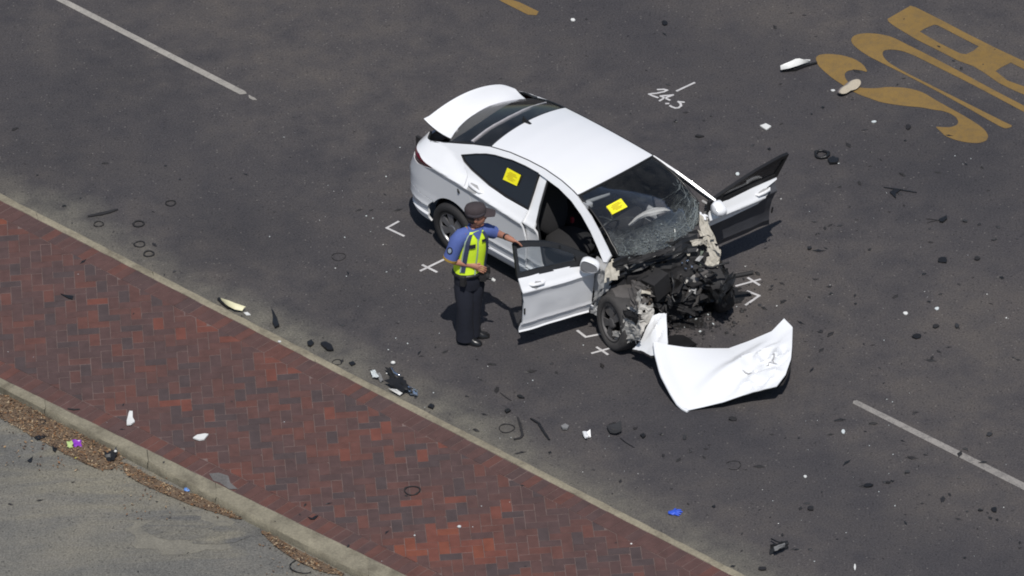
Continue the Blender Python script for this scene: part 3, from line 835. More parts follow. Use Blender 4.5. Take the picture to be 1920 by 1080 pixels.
# interior -----------------------------------------------------------------
it = MB(); it.box((1.30, 0, .30), (2.25, 1.50, .06)); it.box((.28, 0, .62), (.12, 1.3, .6)); it.build('floor_pan', M_trim, car)
tn = MB(); tn.box((1.55, 0, .42), (1.4, .22, .2)); tn.build('centre_console', M_black, car)
def seat(x, y, name='front_seat'):
    s_ = MB(); s_.ell((x, y, .55), (.30, .25, .11), nu=16, nv=10)
    rot = Matrix.Rotation(R(-18), 3, 'Y'); s_.ell((x-.33, y, .87), (.10, .25, .34), rot, 16, 10); s_.ell((x-.46, y, 1.22), (.06, .13, .10), rot, 12, 8)
    return s_.build(name, M_trim, car, smooth=60)
seat(1.42, -.37); seat(1.42, .37)
rb = MB(); rb.ell((.62, 0, .52), (.30, .62, .13)); rb.ell((.36, 0, .85), (.13, .60, .34), Matrix.Rotation(R(-20), 3, 'Y')); rb.build('rear_bench', M_trim, car, smooth=60)
bk = MB(); bk.box((1.24, -.17, .66), (.03, .03, .06)); bk.build('belt_buckle', M_redm, car)
rs = MB(); rs.tube([surf(1.55, .34, -1, .07), surf(2.0, .35, -1, .07)], .014, 6); rs.build('sill_strip', M_redm, car)
ds = MB(); ds.add([Vector(p) for p in ((2.05, -.68, .80), (2.05, .68, .82), (2.30, .66, .93), (2.32, -.66, .92), (2.62, -.5, .90), (2.6, .45, .92), (2.05, -.68, .5), (2.05, .68, .5))],
      [(0, 1, 2, 3), (3, 2, 5, 4), (6, 7, 1, 0)]); ds.build('dashboard', M_black, car, smooth=30)
sw = MB(); c = Vector((1.98, -.36, .93)); ax = Vector((-.9, 0, .45)).normalized()
a = Vector((0, 1, 0)); b = ax.cross(a)
sw.tube([c+a*.18*math.cos(t*.3306)+b*.18*math.sin(t*.3306) for t in range(20)], .016, 8); sw.ell(c, (.05, .07, .05)); sw.build('steering_wheel', M_black, car, smooth=60)
def cloth(name, rows, m, parent, it=1, th=.012, amp=.0, seed=1, smooth=70):
    """patch through a grid of points"""
    nr, nc = len(rows), len(rows[0]); bm = bmesh.new()
    vv = [[bm.verts.new(Vector(p)) for p in r_] for r_ in rows]
    for i in range(nr-1):
        for j in range(nc-1): bm.faces.new((vv[i][j], vv[i][j+1], vv[i+1][j+1], vv[i+1][j]))
    for _ in range(it): bmesh.ops.subdivide_edges(bm, edges=bm.edges[:], cuts=1, use_grid_fill=True, smooth=.6)
    if amp:
        for v in bm.verts:
            n_ = noise.noise_vector(v.co*5+Vector((seed, seed*2, 0))); n2 = noise.noise_vector(v.co*14+Vector((seed, 0, 0)))
            v.co += n_*amp+n2*amp*.4
    bmesh.ops.recalc_face_normals(bm, faces=bm.faces[:])
    if sum(x.normal.z*x.calc_area() for x in bm.faces) < 0: bmesh.ops.reverse_faces(bm, faces=bm.faces[:])
    if th: thicken(bm, th)
    return from_bm(name, bm, m, parent, smooth)
# passenger airbag draped over the dash, seen through the screen as a pale crescent
def dl(px, py, z): return loc_at(px, py, 2, z)
top = [(1177, 421), (1190, 408), (1208, 396), (1228, 389), (1248, 389), (1258, 393)]; bot = [(1182, 423), (1197, 412), (1214, 405), (1230, 402), (1246, 398), (1256, 397)]
cloth('airbag', [[dl(x, y, 1.10) for x, y in top], [dl((a+c)/2, (b+d)/2, 1.125) for (a, b), (c, d) in zip(top, bot)], [dl(x, y, 1.09) for x, y in bot]], M_bag, car, 2, .01, .008)

# wheels -------------------------------------------------------------------
M_hubd = mat('dirty_hub_cap', (.11, .105, .105), .6, metal=.3, var=.5, scale=14)
M_rubd = mat('dusty_tyre', (.05, .047, .046), .9, var=.4, scale=12, bump=.4)
def wheel(c, ax, name='wheel', dirt=False):
    c = Vector(c); ax = Vector(ax).normalized()
    wr = empty(name, (0, 0, 0)); wr.parent = car
    t = MB(); t.lathe([(.205, .065), (.215, .09), (.25, .104), (.285, .10), (.306, .088), (.314, .06), (.316, 0), (.314, -.06), (.306, -.088), (.285, -.10), (.25, -.104), (.215, -.09), (.205, -.065), (.205, .065)], c, ax, 40)
    t.build('tyre', M_rubd if dirt else M_rub, wr, smooth=50)
    rm = MB(); rm.lathe([(.212, .068), (.218, .092), (.205, .094), (.196, .07), (.195, -.05), (.0, -.05)], c, ax, 40)
    rm.build('rim', M_wheelgap if not dirt else M_blackm, wr, smooth=50)
    a = Vector((0, 0, 1)); a = (a-ax*a.dot(ax)).normalized(); b = ax.cross(a)
    sp = MB(); n = 7
    for k in range(n):      # hub cap with seven paired spokes and round openings between them
        if dirt and k in (1, 4, 5): continue     # broken away
        th = 2*math.pi*k/n+.2
        for d in (-.13, .13):
            u = a*math.cos(th+d)+b*math.sin(th+d); u0 = a*math.cos(th+d*.8)+b*math.sin(th+d*.8); w0 = ax.cross(u)
            p0 = c+ax*.083+u0*.05; p1 = c+ax*.075+u*.205; hw0, hw1 = .021, .025
            sp.add([p0-w0*hw0, p0+w0*hw0, p1+w0*hw1, p1-w0*hw1, p0-w0*hw0-ax*.02, p0+w0*hw0-ax*.02, p1+w0*hw1-ax*.02, p1-w0*hw1-ax*.02],
                   [(0, 1, 2, 3), (4, 7, 6, 5), (0, 4, 5, 1), (1, 5, 6, 2), (2, 6, 7, 3), (3, 7, 4, 0)])
    sp.lathe([(.0, .092), (.05, .090), (.062, .078), (.062, .055)], c, ax, 20)
    sp.lathe([(.186, .062), (.188, .078), (.198, .088), (.208, .088), (.209, .07)], c, ax, 40)
    sp.build('hub_cap', M_silver if not dirt else M_hubd, wr, smooth=40)
    return wr
wheel((.05, -.775, .315), (0, -1, -.02)); wheel((.05, .775, .315), (0, 1, -.02))
fw = wheel((2.655, -.83, .30), Vector((-.24, -1, .12)), dirt=True)
wl = MB()
for s_ in (-1, 1):
    wl.add([Vector((p[0]*1.0, s_*.80*k, p[1])) for p in arc(.07, .335, .368, 200, -20, 16) for k in (1, .66)],
           [(2*i, 2*i+1, 2*i+3, 2*i+2) for i in range(16)])
wl.build('wheel_arch_liner', M_blackm, car, smooth=60)

# front doors, swung wide ----------------------------------------------------
M_dkgrey = mat('dark_grey_door_panel', (.052, .053, .062), .6, var=.12, scale=6)
class Swing:
    def __init__(s, hx, hy, ang, k, side, dz=0., tilt=0., sag=0.):
        s.h = Vector((hx, hy, 0)); s.a = R(ang); s.k = k; s.side = side; s.dz = dz
        s.R = Matrix.Rotation(s.a, 3, 'Z'); s.y0 = side*.875
        u_ = s.R @ Vector((-1, 0, 0)); o_ = s.R @ Vector((0, side, 0))
        T = Matrix.Rotation(R(tilt), 3, Vector((0, 0, 1)).cross(o_)) @ Matrix.Rotation(R(sag), 3, o_)
        s.bend = 0.; s.zs = 1.; s.shear = 0.
        s.R = T @ s.R; s.out = s.R @ Vector((0, side, 0)); s.zp = .68
    def __call__(s, p):
        pz = p.z if p.z < 1.04 else 1.04+(p.z-1.04)*s.zs
        q = Vector(((p.x-2.33)*s.k-s.shear*max(0, pz-1.04), p.y-s.y0+s.side*s.bend*max(0, pz-1.04), pz-s.zp)); q = s.R @ q
        return s.h+q+Vector((0, 0, s.zp+s.dz))
    def sf(s, x, z, inset=0.): return s(surf(x, z, s.side, inset))
def front_door(sw, right):
    side = sw.side
    lower = [(1.222, 1.055), (1.6, 1.045), (2.0, 1.025), (2.30, .995), (2.335, .93), (2.35, .80), (2.33, .47), (2.30, .345), (1.225, .345), (1.262, .47), (1.275, .76), (1.235, .921)]
    if not right:    # white skin ends below the handle, dark grey panel under it
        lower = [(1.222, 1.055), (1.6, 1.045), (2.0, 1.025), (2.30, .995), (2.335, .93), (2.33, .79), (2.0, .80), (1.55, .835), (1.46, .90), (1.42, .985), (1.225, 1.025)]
    d = panel('front_door', lower, M_white, car, side, thick=.022, fn=sw, dent=.012 if right else .0)
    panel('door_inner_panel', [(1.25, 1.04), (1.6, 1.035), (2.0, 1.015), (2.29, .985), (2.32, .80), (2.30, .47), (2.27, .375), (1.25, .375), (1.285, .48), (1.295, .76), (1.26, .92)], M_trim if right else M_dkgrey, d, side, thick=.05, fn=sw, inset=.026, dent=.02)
    top = [(1.24, 1.06), (1.295, 1.383)] + [(1.40, 1.381), (1.509, 1.366), (1.741, 1.318), (1.933, 1.250), (2.13, 1.155), (2.29, 1.058), (2.31, 1.0)]
    g_ = [(1.262, 1.062), (1.312, 1.365), (1.40, 1.363), (1.509, 1.348), (1.741, 1.300), (1.933, 1.233), (2.10, 1.148), (2.15, 1.02), (1.6, 1.05)]
    panel('door_glass', g_, M_glassf if right else M_glass, d, side, thick=.005, fn=sw, inset=.018)
    fr = MB(); hw = .024
    def ribbon(pts):
        for (a, b) in zip(pts, pts[1:]):
            dx, dz_ = b[0]-a[0], b[1]-a[1]; L = math.hypot(dx, dz_); nx, nz = -dz_/L*hw, dx/L*hw; ex, ez = dx/L*hw*.5, dz_/L*hw*.5
            q4 = [(a[0]-ex-nx, a[1]-ez-nz), (a[0]-ex+nx, a[1]-ez+nz), (b[0]+ex+nx, b[1]+ez+nz), (b[0]+ex-nx, b[1]+ez-nz)]
            o_ = [sw.sf(x, z, .0) for x, z in q4]; i_ = [sw.sf(x, z, .035) for x, z in q4]
            fr.add(o_+i_, [(0, 1, 2, 3), (7, 6, 5, 4), (0, 4, 5, 1), (1, 5, 6, 2), (2, 6, 7, 3), (3, 7, 4, 0)])
    ribbon(top); ribbon([(1.23, 1.068), (1.6, 1.058), (2.0, 1.038), (2.31, 1.005)])
    fr.add([sw.sf(x, z, -.004) for x, z in ((2.12, 1.02), (2.31, 1.0), (2.29, 1.06), (2.12, 1.15))], [(0, 1, 2, 3)])
    fr.build('door_frame', M_black, d)
    h = MB(); h.tube([sw.sf(1.36, .975, .004), sw.sf(1.39, .977, -.026), sw.sf(1.47, .975, -.034), sw.sf(1.56, .966, -.026), sw.sf(1.59, .962, .004)], [.011, .017, .019, .017, .011], 8)
    h.build('door_handle', M_white, d, smooth=60)
    panel('handle_recess', [(1.37, .985), (1.46, .99), (1.54, .975), (1.53, .94), (1.44, .925), (1.38, .95)], M_primer, d, side, thick=.004, fn=sw, inset=-.0015)
    t = MB(); t.tube([sw.sf(1.285, .68, -.004), sw.sf(1.288, .60, -.004)], .010, 6); t.build('edge_trim', M_black, d)
    # wing mirror: shell, foot and glass
    sw_m = MB()
    base = sw.sf(2.22, 1.03, -.0); R3 = sw.R
    c = base + R3 @ Vector((.02, side*.12, .035)); rot = R3
    for (v_, q_) in ((0, 0),):
        pr_ = [(.075, .10, .07), (.02, .125, .092), (-.05, .122, .088), (-.062, .112, .080)]
    R3 = (Matrix.Rotation(R(48), 3, 'Z') if right else Matrix.Identity(3)) @ R3; R3 = R3 @ Matrix.Diagonal((.85, .85, .85)) if right else R3 @ Matrix.Diagonal((.8, .72, .78))
    n_ = 18; vv_ = [c+R3 @ Vector((.105, 0, 0))]; ff_ = []
    for (ox, ry, rz) in pr_:
        for q_ in range(n_):
            t_ = 2*math.pi*q_/n_; cy, sz = math.cos(t_), math.sin(t_)
            cy = math.copysign(abs(cy)**.7, cy); sz = math.copysign(abs(sz)**.7, sz)
            vv_.append(c+R3 @ Vector((ox, side*ry*cy, rz*sz*(1-.25*cy))))
    for q_ in range(n_): ff_.append((0, 1+q_, 1+(q_+1) % n_))
    for k_ in range(len(pr_)-1):
        for q_ in range(n_): ff_.append((1+k_*n_+q_, 1+k_*n_+(q_+1) % n_, 1+(k_+1)*n_+(q_+1) % n_, 1+(k_+1)*n_+q_))
    m_ = mesh('wing_mirror', vv_, ff_, M_white, d, smooth=50)
    gl_ = [c+R3 @ Vector((-.052, side*.112*math.copysign(abs(math.cos(2*math.pi*q_/n_))**.7, math.cos(2*math.pi*q_/n_)), .080*math.copysign(abs(math.sin(2*math.pi*q_/n_))**.7, math.sin(2*math.pi*q_/n_)))) for q_ in range(n_)]
    mesh('mirror_glass', gl_, [tuple(range(n_))], mat('mirror_glass', (.42, .43, .45), .15, metal=.6), d)
    ft = MB(); ft.tube([base, base.lerp(c, .6)], [.03, .035], 8); ft.build('mirror_foot', M_black, d)
    return d, c, rot
RD = Swing(2.305, -.865, 73.5, .775, -1, -.10, 9.)
RD.zs = .80
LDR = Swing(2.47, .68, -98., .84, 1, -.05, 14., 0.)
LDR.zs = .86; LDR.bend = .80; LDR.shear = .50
dR, mcR, rotR = front_door(RD, True)
dR['label'] = 'dented driver door standing open beside the person'
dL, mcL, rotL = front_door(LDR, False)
dL['label'] = 'far front door swung wide, white above and dark grey below the handle'

# B pillars, hinge pillars
for s_ in (-1, 1):
    panel('centre_pillar', [(1.165, 1.40), (1.275, 1.392), (1.315, 1.12), (1.36, .98), (1.43, .80), (1.47, .52), (1.56, .34), (1.15, .34), (1.22, .47), (1.235, .76), (1.20, .92), (1.20, 1.06)], M_white, car, s_, inset=.035, dent=.01)
    t = MB(); t.tube([surf(1.282, 1.39, s_, .05), surf(1.322, 1.12, s_, .05), surf(1.368, .98, s_, .05), surf(1.44, .8, s_, .05), surf(1.48, .52, s_, .05), surf(1.58, .355, s_, .05), surf(2.2, .352, s_, .05)], .014, 6)
    t.tube([surf(a, b-.006, s_, .03) for a, b in RAILBOT[8:]], .012, 6)
    t.build('door_opening_seal', M_black, car, smooth=60)
panel('hinge_pillar', [(2.30, .30), (2.30, .62), (2.33, .98), (2.44, .975), (2.49, 1.0), (2.52, .86), (2.55, .80), (2.46, .74), (2.40, .60), (2.385, .40), (2.40, .27)], M_primer, car, -1, inset=.03, dent=.03)
panel('hinge_pillar', [(2.30, .30), (2.30, .62), (2.33, .98), (2.44, .975), (2.52, .86), (2.46, .74), (2.40, .60), (2.40, .27)], M_primer, car, 1, inset=.06, dent=.03)
# crushed front end ---------------------------------------------------------
FR = random.Random(21)
def crumple(name, corners, m, n=6, amp=.03, seed=1, th=.006, sm=None, mats=None):
    a, b, c, d = [Vector(p) for p in corners]
    rows = [[a.lerp(b, j/n).lerp(d.lerp(c, j/n), i/n) for j in range(n+1)] for i in range(n+1)]
    g_ = random.Random(seed); bm = bmesh.new(); vv = []
    for r_ in rows:
        vr = []
        for p in r_:
            q = p+noise.noise_vector(p*6+Vector((seed*3.1, 0, seed)))*amp*1.3+Vector((g_.uniform(-1, 1), g_.uniform(-1, 1), g_.uniform(-1, 1)))*amp*.45
            vr.append(bm.verts.new(q))
        vv.append(vr)
    for i in range(n):
        for j in range(n):
            if g_.random() < (.22 if i in (0, n-1) or j in (0, n-1) else .03) and n > 3: continue
            q = (vv[i][j], vv[i][j+1], vv[i+1][j+1], vv[i+1][j])
            if g_.random() < .5: bm.faces.new((q[0], q[1], q[2])); bm.faces.new((q[0], q[2], q[3]))
            else: bm.faces.new((q[0], q[1], q[3])); bm.faces.new((q[1], q[2], q[3]))
    bmesh.ops.recalc_face_normals(bm, faces=bm.faces[:])
    thicken(bm, th)
    return from_bm(name, bm, m, car, sm)
P = dl   # pixel + local height -> local point
# scuttle: dark torn sheet below the screen
crumple('scuttle_panel', [P(1150, 488, .98), P(1308, 432, .96), P(1305, 470, .80), P(1160, 520, .80)], M_black, 10, .03, 4)
crumple('scuttle_panel', [P(1175, 486, 1.0), P(1260, 462, .98), P(1262, 472, .95), P(1178, 497, .95)], M_blackm, 8, .015, 5)
crumple('firewall', [P(1150, 515, .80), P(1320, 455, .80), P(1330, 560, .28), P(1170, 600, .25)], M_blackm, 10, .04, 6)
# far wing: pale torn metal
wing = [([P(1311, 402, 1.0), P(1326, 408, 1.0), P(1338, 448, .92), P(1318, 450, .9)], 11), ([P(1308, 432, .95), P(1338, 440, .93), P(1350, 474, .80), P(1322, 462, .82)], 12),
        ([P(1326, 460, .84), P(1350, 462, .83), P(1346, 500, .62), P(1323, 496, .66)], 13), ([P(1296, 450, .92), P(1324, 446, .92), P(1326, 458, .86), P(1300, 462, .86)], 15)]
for c_, s_ in wing: crumple('torn_wing_panel', c_, M_beige, 6, .020, s_, .008)
crumple('torn_wing_panel', [P(1311, 397, 1.02), P(1327, 404, 1.01), P(1328, 414, .98), P(1314, 410, .98)], M_white, 4, .006, 17)
crumple('wing_stay', [P(1308, 468, .75), P(1322, 470, .75), P(1316, 500, .6), P(1302, 496, .6)], mat('green_grey_bracket', (.10, .125, .10), .7, var=.4), 4, .02, 18)
# near wing stub and pillar foot
crumple('inner_guard', [P(1135, 488, .98), P(1158, 486, .96), P(1161, 522, .80), P(1132, 530, .80)], M_beige, 6, .014, 21)
crumple('inner_guard', [P(1122, 508, .90), P(1150, 505, .86), P(1146, 540, .62), P(1118, 560, .5)], M_primer, 6, .016, 22)
crumple('inner_guard', [P(1112, 560, .50), P(1136, 545, .50), P(1130, 594, .22), P(1108, 588, .26)], M_primer, 6, .014, 23)
crumple('rusty_plate', [P(1158, 486, .93), P(1190, 480, .90), P(1186, 508, .78), P(1160, 512, .78)], M_rust, 6, .02, 24)
# wheel liner drum behind the near wheel, dusty strut housing
lm = MB(); c = P(1168, 558, .55)
lm.lathe([(.02, .10), (.15, .09), (.19, .02), (.20, -.12), (.16, -.2)], P(1158, 566, .48), Vector((-.35, -1, .25)), 18)
lm.build('wheel_liner', M_grime, car, smooth=40)
crumple('strut_tower', [P(1184, 526, .72), P(1214, 534, .70), P(1228, 560, .52), P(1190, 572, .50)], M_grime, 7, .03, 26)
crumple('strut_tower', [P(1190, 524, .72), P(1222, 545, .62), P(1222, 575, .42), P(1200, 578, .42)], M_rust, 6, .025, 27)
PY = lambda x, y, v: loc_at(x, y, 1, v)
wp = [([P(1186, 566, .62), P(1226, 572, .58), P(1222, 604, .40), PY(1184, 606, -.93)], 31), ([PY(1172, 598, -.95), P(1216, 600, .42), PY(1202, 640, -.95), PY(1160, 630, -.97)], 32),
      ([PY(1146, 624, -.96), PY(1192, 616, -.96), PY(1192, 644, -.92), PY(1158, 646, -.92)], 33), ([PY(1166, 606, -.98), PY(1200, 602, -.98), PY(1206, 632, -.96), PY(1172, 640, -.97)], 36), ([PY(1176, 574, -.90), PY(1200, 572, -.90), PY(1196, 602, -.94), PY(1174, 604, -.94)], 37)]
for c_, s_ in wp: crumple('shattered_bumper_piece', c_, M_dirtyw, 7, .026, s_, .008)
crumple('shattered_bumper_piece', [P(1196, 570, .55), P(1212, 566, .55), P(1214, 580, .48), P(1200, 584, .46)], M_primer, 4, .02, 35)
sm_ = MB(); sm_.ell(P(1176, 612, .30), (.02, .02, .02)); sm_.tube([P(1182, 622, .26), P(1202, 632, .22), P(1226, 646, .20)], .010, 6); sm_.tube([P(1186, 608, .3), P(1208, 618, .27), P(1230, 640, .22)], .008, 6)
sm_.build('hanging_wire', M_grime, car)
# engine bay clutter: block, gearbox, radiator, hoses, pipes
en = MB(); c = P(1235, 530, .50)
for _ in range(9):
    en.box(c+Vector((FR.uniform(-.18, .18), FR.uniform(-.28, .28), FR.uniform(-.16, .12))), [FR.uniform(.10, .28) for _ in range(3)], Matrix.Rotation(FR.uniform(-.5, .5), 3, 'Z') @ Matrix.Rotation(FR.uniform(-.4, .4), 3, 'X'))
en.build('engine_block', M_blackm, car)
gb = MB(); gb.lathe([(.0, .10), (.08, .10), (.11, .04), (.12, -.06), (.09, -.12), (0, -.13)], P(1305, 528, .42), Vector((.6, -.5, .5)), 14)
gb.lathe([(.0, .05), (.05, .05), (.06, 0), (.05, -.08)], P(1292, 520, .46), Vector((.2, -.7, .6)), 12); gb.build('gearbox_casing', M_metal, car, smooth=35)
crumple('gearbox_bracket', [P(1275, 520, .50), P(1300, 514, .50), P(1304, 540, .36), P(1280, 530, .40)], mat('pale_cast_metal', (.34, .31, .27), .6, metal=.2, var=.4, scale=14, bump=.4), 5, .02, 41)
crumple('gearbox_bracket', [P(1296, 516, .48), P(1304, 520, .46), P(1306, 538, .34), P(1300, 540, .34)], mat('pale_cast_metal', (.42, .38, .33), .6, metal=.2, var=.4, scale=14, bump=.4), 4, .012, 42)
crumple('radiator', [P(1170, 540, .55), P(1250, 590, .42), P(1262, 600, .14), P(1180, 575, .2)], M_black, 8, .04, 43)
crumple('radiator', [P(1225, 560, .42), P(1300, 545, .40), P(1316, 585, .08), P(1248, 598, .08)], M_blackm, 9, .05, 44)
crumple('undertray', [P(1300, 500, .55), P(1362, 512, .42), P(1378, 556, .12), P(1316, 572, .10)], M_black, 9, .035, 45)
crumple('undertray', [P(1312, 520, .38), P(1370, 520, .32), P(1362, 574, .05), P(1300, 580, .05)], M_black, 8, .04, 46)
crumple('undertray', [P(1322, 496, .60), P(1368, 518, .45), P(1380, 550, .18), P(1330, 540, .25)], M_blackm, 8, .03, 51)
crumple('undertray', [P(1330, 530, .30), P(1382, 535, .22), P(1374, 566, .03), P(1322, 572, .03)], M_black, 8, .03, 52)
fwl = empty('wheel', (0, 0, 0)); fwl.parent = car
ty = MB(); ty.lathe([(0, .05), (.16, .06), (.20, .10), (.25, .11), (.295, .09), (.31, .04), (.31, -.04), (.295, -.09), (.24, -.11), (.15, -.06), (0, -.05)], P(1340, 534, .30), Vector((.35, .9, .25)), 30); ty.build('tyre', M_blackm, fwl, smooth=30)
for k_, c_ in enumerate(([P(1310, 500, .62), P(1360, 510, .56), P(1372, 540, .40), P(1318, 540, .46)], [P(1320, 528, .52), P(1376, 534, .40), P(1370, 566, .14), P(1316, 568, .20)], [P(1344, 498, .60), P(1366, 506, .56), P(1372, 524, .46), P(1350, 520, .50)])):
    crumple('undertray', c_, M_black, 7, .03, 150+k_)
for k in range(9):      # jagged liner hanging over the far wheel and the near one
    far = k < 5
    c_ = P(FR.uniform(1322, 1366), FR.uniform(505, 560), FR.uniform(.42, .60)) if far else PY(FR.uniform(1168, 1196), FR.uniform(560, 600), -.97)
    e1 = Vector((FR.uniform(-1, 1), FR.uniform(-.4, .4), FR.uniform(-.5, .8))).normalized()*FR.uniform(.07, .15); e2 = Vector((e1.z, FR.uniform(-.03, .03), -e1.x))*FR.uniform(.4, .8)
    crumple('torn_liner', [c_-e1-e2, c_+e1-e2*.4, c_+e1*.7+e2, c_-e1+e2], M_black if far else (M_grime, M_blackm, M_dirtyw, M_grime)[k-5], 5, .03, 170+k, .005)
for k in range(15):      # more torn dark sheet and brackets filling the crushed bay
    c_ = P(FR.gauss(1262, 42), FR.gauss(540, 26), FR.uniform(.25, .62)); s_ = FR.uniform(.05, .13)
    e1 = Vector((FR.uniform(-1, 1), FR.uniform(-1, 1), FR.uniform(-.7, .7))).normalized()*s_; e2 = e1.cross(Vector((FR.uniform(-1, 1), FR.uniform(-1, 1), FR.uniform(-1, 1)))).normalized()*s_*FR.uniform(.4, 1)
    crumple('torn_sheet', [c_-e1-e2, c_+e1-e2, c_+e1+e2, c_-e1+e2], (M_black, M_blackm, M_blackm, M_black, M_grime)[k % 5], 3, s_*.35, 60+k, .004)
for k, (px, py, z) in enumerate(((1302, 470, .80), (1290, 476, .78), (1312, 486, .70), (1200, 556, .60), (1212, 548, .62), (1298, 545, .42), (1286, 528, .5), (1222, 580, .46), (1242, 552, .5), (1175, 500, .90), (1186, 498, .88))):
    c_ = P(px, py, z); s_ = FR.uniform(.025, .05); e1 = Vector((FR.uniform(-1, 1), FR.uniform(-1, 1), .2)).normalized()*s_; e2 = Vector((-e1.y, e1.x, FR.uniform(-.03, .03)))*.6
    crumple('pale_shard', [c_-e1-e2, c_+e1-e2, c_+e1+e2, c_-e1+e2], (M_dirtyw, M_beige, M_primer)[k % 3], 2, s_*.4, 90+k, .004)
crumple('crash_beam', [P(1240, 560, .34), P(1300, 585, .25), P(1302, 594, .2), P(1238, 572, .26)], M_blackm, 6, .02, 47)
for k in range(20):
    p0 = Vector((FR.uniform(2.5, 2.95), FR.uniform(-.45, .5), FR.uniform(.35, .8))); pts = [p0]; d = Vector((FR.uniform(-1, 1), FR.uniform(-1, 1), FR.uniform(-.5, .3))).normalized()
    for _ in range(5): d = (d+Vector((FR.uniform(-.7, .7), FR.uniform(-.7, .7), FR.uniform(-.6, .4)))).normalized(); pts.append(pts[-1]+d*FR.uniform(.05, .11))
    for p in pts: p.z = max(.06, min(.88, p.z))
    h_ = MB(); h_.tube(pts, FR.choice((.008, .012, .02, .026)), 7); h_.build('hose' if k % 2 else 'wiring_loom', FR.choice((M_black, M_blackm, M_black, M_grime)), car, smooth=60)
for (px, py, z, s_) in ((1241, 524, .62, .030), (1238, 515, .66, .022), (1289, 489, .72, .016), (1279, 493, .70, .014), (1220, 511, .68, .010), (1297, 513, .52, .024), (1250, 547, .5, .014), (1231, 574, .35, .014), (1318, 553, .28, .016), (1293, 580, .15, .012), (1296, 500, .62, .03), (1285, 504, .62, .02), (1262, 536, .5, .02), (1208, 497, .86, .014)):
    c_ = P(px, py, z); sh = MB(); sh.ell(c_, (s_*1.2, s_*.8, s_), Matrix.Rotation(FR.uniform(0, 3), 3, 'Z'), 7, 5); sh.build('bolt_boss', FR.choice((M_chrome, M_metal, M_chrome)), car)
for k in range(70):
    c_ = Vector((FR.uniform(2.45, 3.0), FR.uniform(-.55, .55), FR.uniform(.15, .80))); c_.z *= 1-.5*max(0, (c_.x-2.5)/.5); c_.z += .08
    a = [Vector((FR.uniform(-1, 1), FR.uniform(-1, 1), FR.uniform(-1, 1)))*FR.uniform(.04, .11) for _ in range(4)]
    if k % 2 == 0:
        cl = MB()
    cl.add([c_+p for p in a], [(0, 1, 2), (0, 2, 3), (0, 3, 1), (1, 3, 2)])
    if k % 2 == 1: cl.build('broken_bracket', (M_blackm, M_black, M_grime, M_black, M_metal)[(k//2) % 5], car)

# ================================================================== bonnet and panel on the road in front
def wat(l): return [at(x, y, z) for x, y, z in l]
def resample(l, n):
    l = [Vector(p) for p in l]; d = [0]
    for a, b in zip(l, l[1:]): d.append(d[-1]+(b-a).length)
    out = []
    for i in range(n):
        t = d[-1]*i/(n-1); k = 0
        while k < len(d)-2 and d[k+1] < t: k += 1
        out.append(l[k].lerp(l[k+1], (t-d[k])/max(1e-6, d[k+1]-d[k])))
    return out
def coons(top, right, bot, left, nu, nv, bulge, crum, seed, fold=.045):
    T, B, L, Q = resample(top, nu), resample(bot, nu), resample(left, nv), resample(right, nv); rows = []
    for j in range(nv):
        v = j/(nv-1); r_ = []
        for i in range(nu):
            u = i/(nu-1)
            p = T[i]*(1-v)+B[i]*v+L[j]*(1-u)+Q[j]*u-(T[0]*(1-u)*(1-v)+T[-1]*u*(1-v)+B[0]*(1-u)*v+B[-1]*u*v)
            p.z += bulge*math.sin(math.pi*u)*math.sin(math.pi*v)+fold*max(0, 1-abs(v-(1.05-1.15*u))/.16)*math.sin(math.pi*u)*math.sin(math.pi*v)-fold*.9*max(0, 1-abs(v-(1.45-1.25*u))/.13)*math.sin(math.pi*u)*math.sin(math.pi*v)
            k = crum(u, v)
            if k:
                p += noise.noise_vector(Vector((u*4.2+seed, v*4.2, seed)))*k*.6
                rd_ = noise.noise(Vector((u*7+seed, v*7, 3)));  p.z += k*(.5-abs(rd_)*2)*.7
            r_.append(p)
        rows.append(r_)
    return rows
def sheet(name, rows, m, th, parent=None, smooth=28, origin=None):
    bm = bmesh.new(); o = origin or Vector()
    vv = [[bm.verts.new(p-o) for p in r_] for r_ in rows]
    for i in range(len(rows)-1):
        for j in range(len(rows[0])-1): bm.faces.new((vv[i][j], vv[i][j+1], vv[i+1][j+1], vv[i+1][j]))
    bmesh.ops.recalc_face_normals(bm, faces=bm.faces[:])
    if sum(f.normal.z*f.calc_area() for f in bm.faces) < 0: bmesh.ops.reverse_faces(bm, faces=bm.faces[:])
    if th: thicken(bm, th)
    ob = from_bm(name, bm, m, parent, smooth)
    if origin and parent is None: ob.location = origin
    return ob
bo = at(1340, 800, 0)
top = wat([(1229, 640, .36), (1250, 646, .36), (1285, 651, .33), (1324, 653, .30), (1366, 653, .28), (1405, 639, .30), (1447, 621, .38), (1470, 597, .46)])
rgt = wat([(1470, 597, .46), (1486, 613, .43), (1485, 650, .37), (1483, 673, .33), (1473, 702, .28), (1456, 724, .24)])
bot = wat([(1292, 769, .015), (1324, 762, .05), (1356, 754, .10), (1411, 735, .18), (1456, 724, .24)])
lft = wat([(1229, 640, .36), (1232, 662, .30), (1242, 700, .20), (1262, 738, .10), (1276, 760, .03), (1292, 769, .015)])
bonnet = empty('car_bonnet', bo); tag(bonnet, 'crumpled white car bonnet lying bent on the road in front of the wreck', 'bonnet')
M_sheet = mat('white_bonnet_paint', (.78, .79, .81), .28, var=.015, scale=3, coat=.5)
crum = lambda u, v: .085*max(0, min(1, (u-.45)/.3))*max(0, min(1, (v-.15)/.3))*max(0, min(1, (1-v)/.22))*max(0, min(1, (1-u)/.10))
sk = sheet('bonnet_skin', [[p-bo for p in r_] for r_ in coons(top, rgt, bot, lft, 46, 34, .07, crum, 2.)], M_sheet, .008, bonnet)
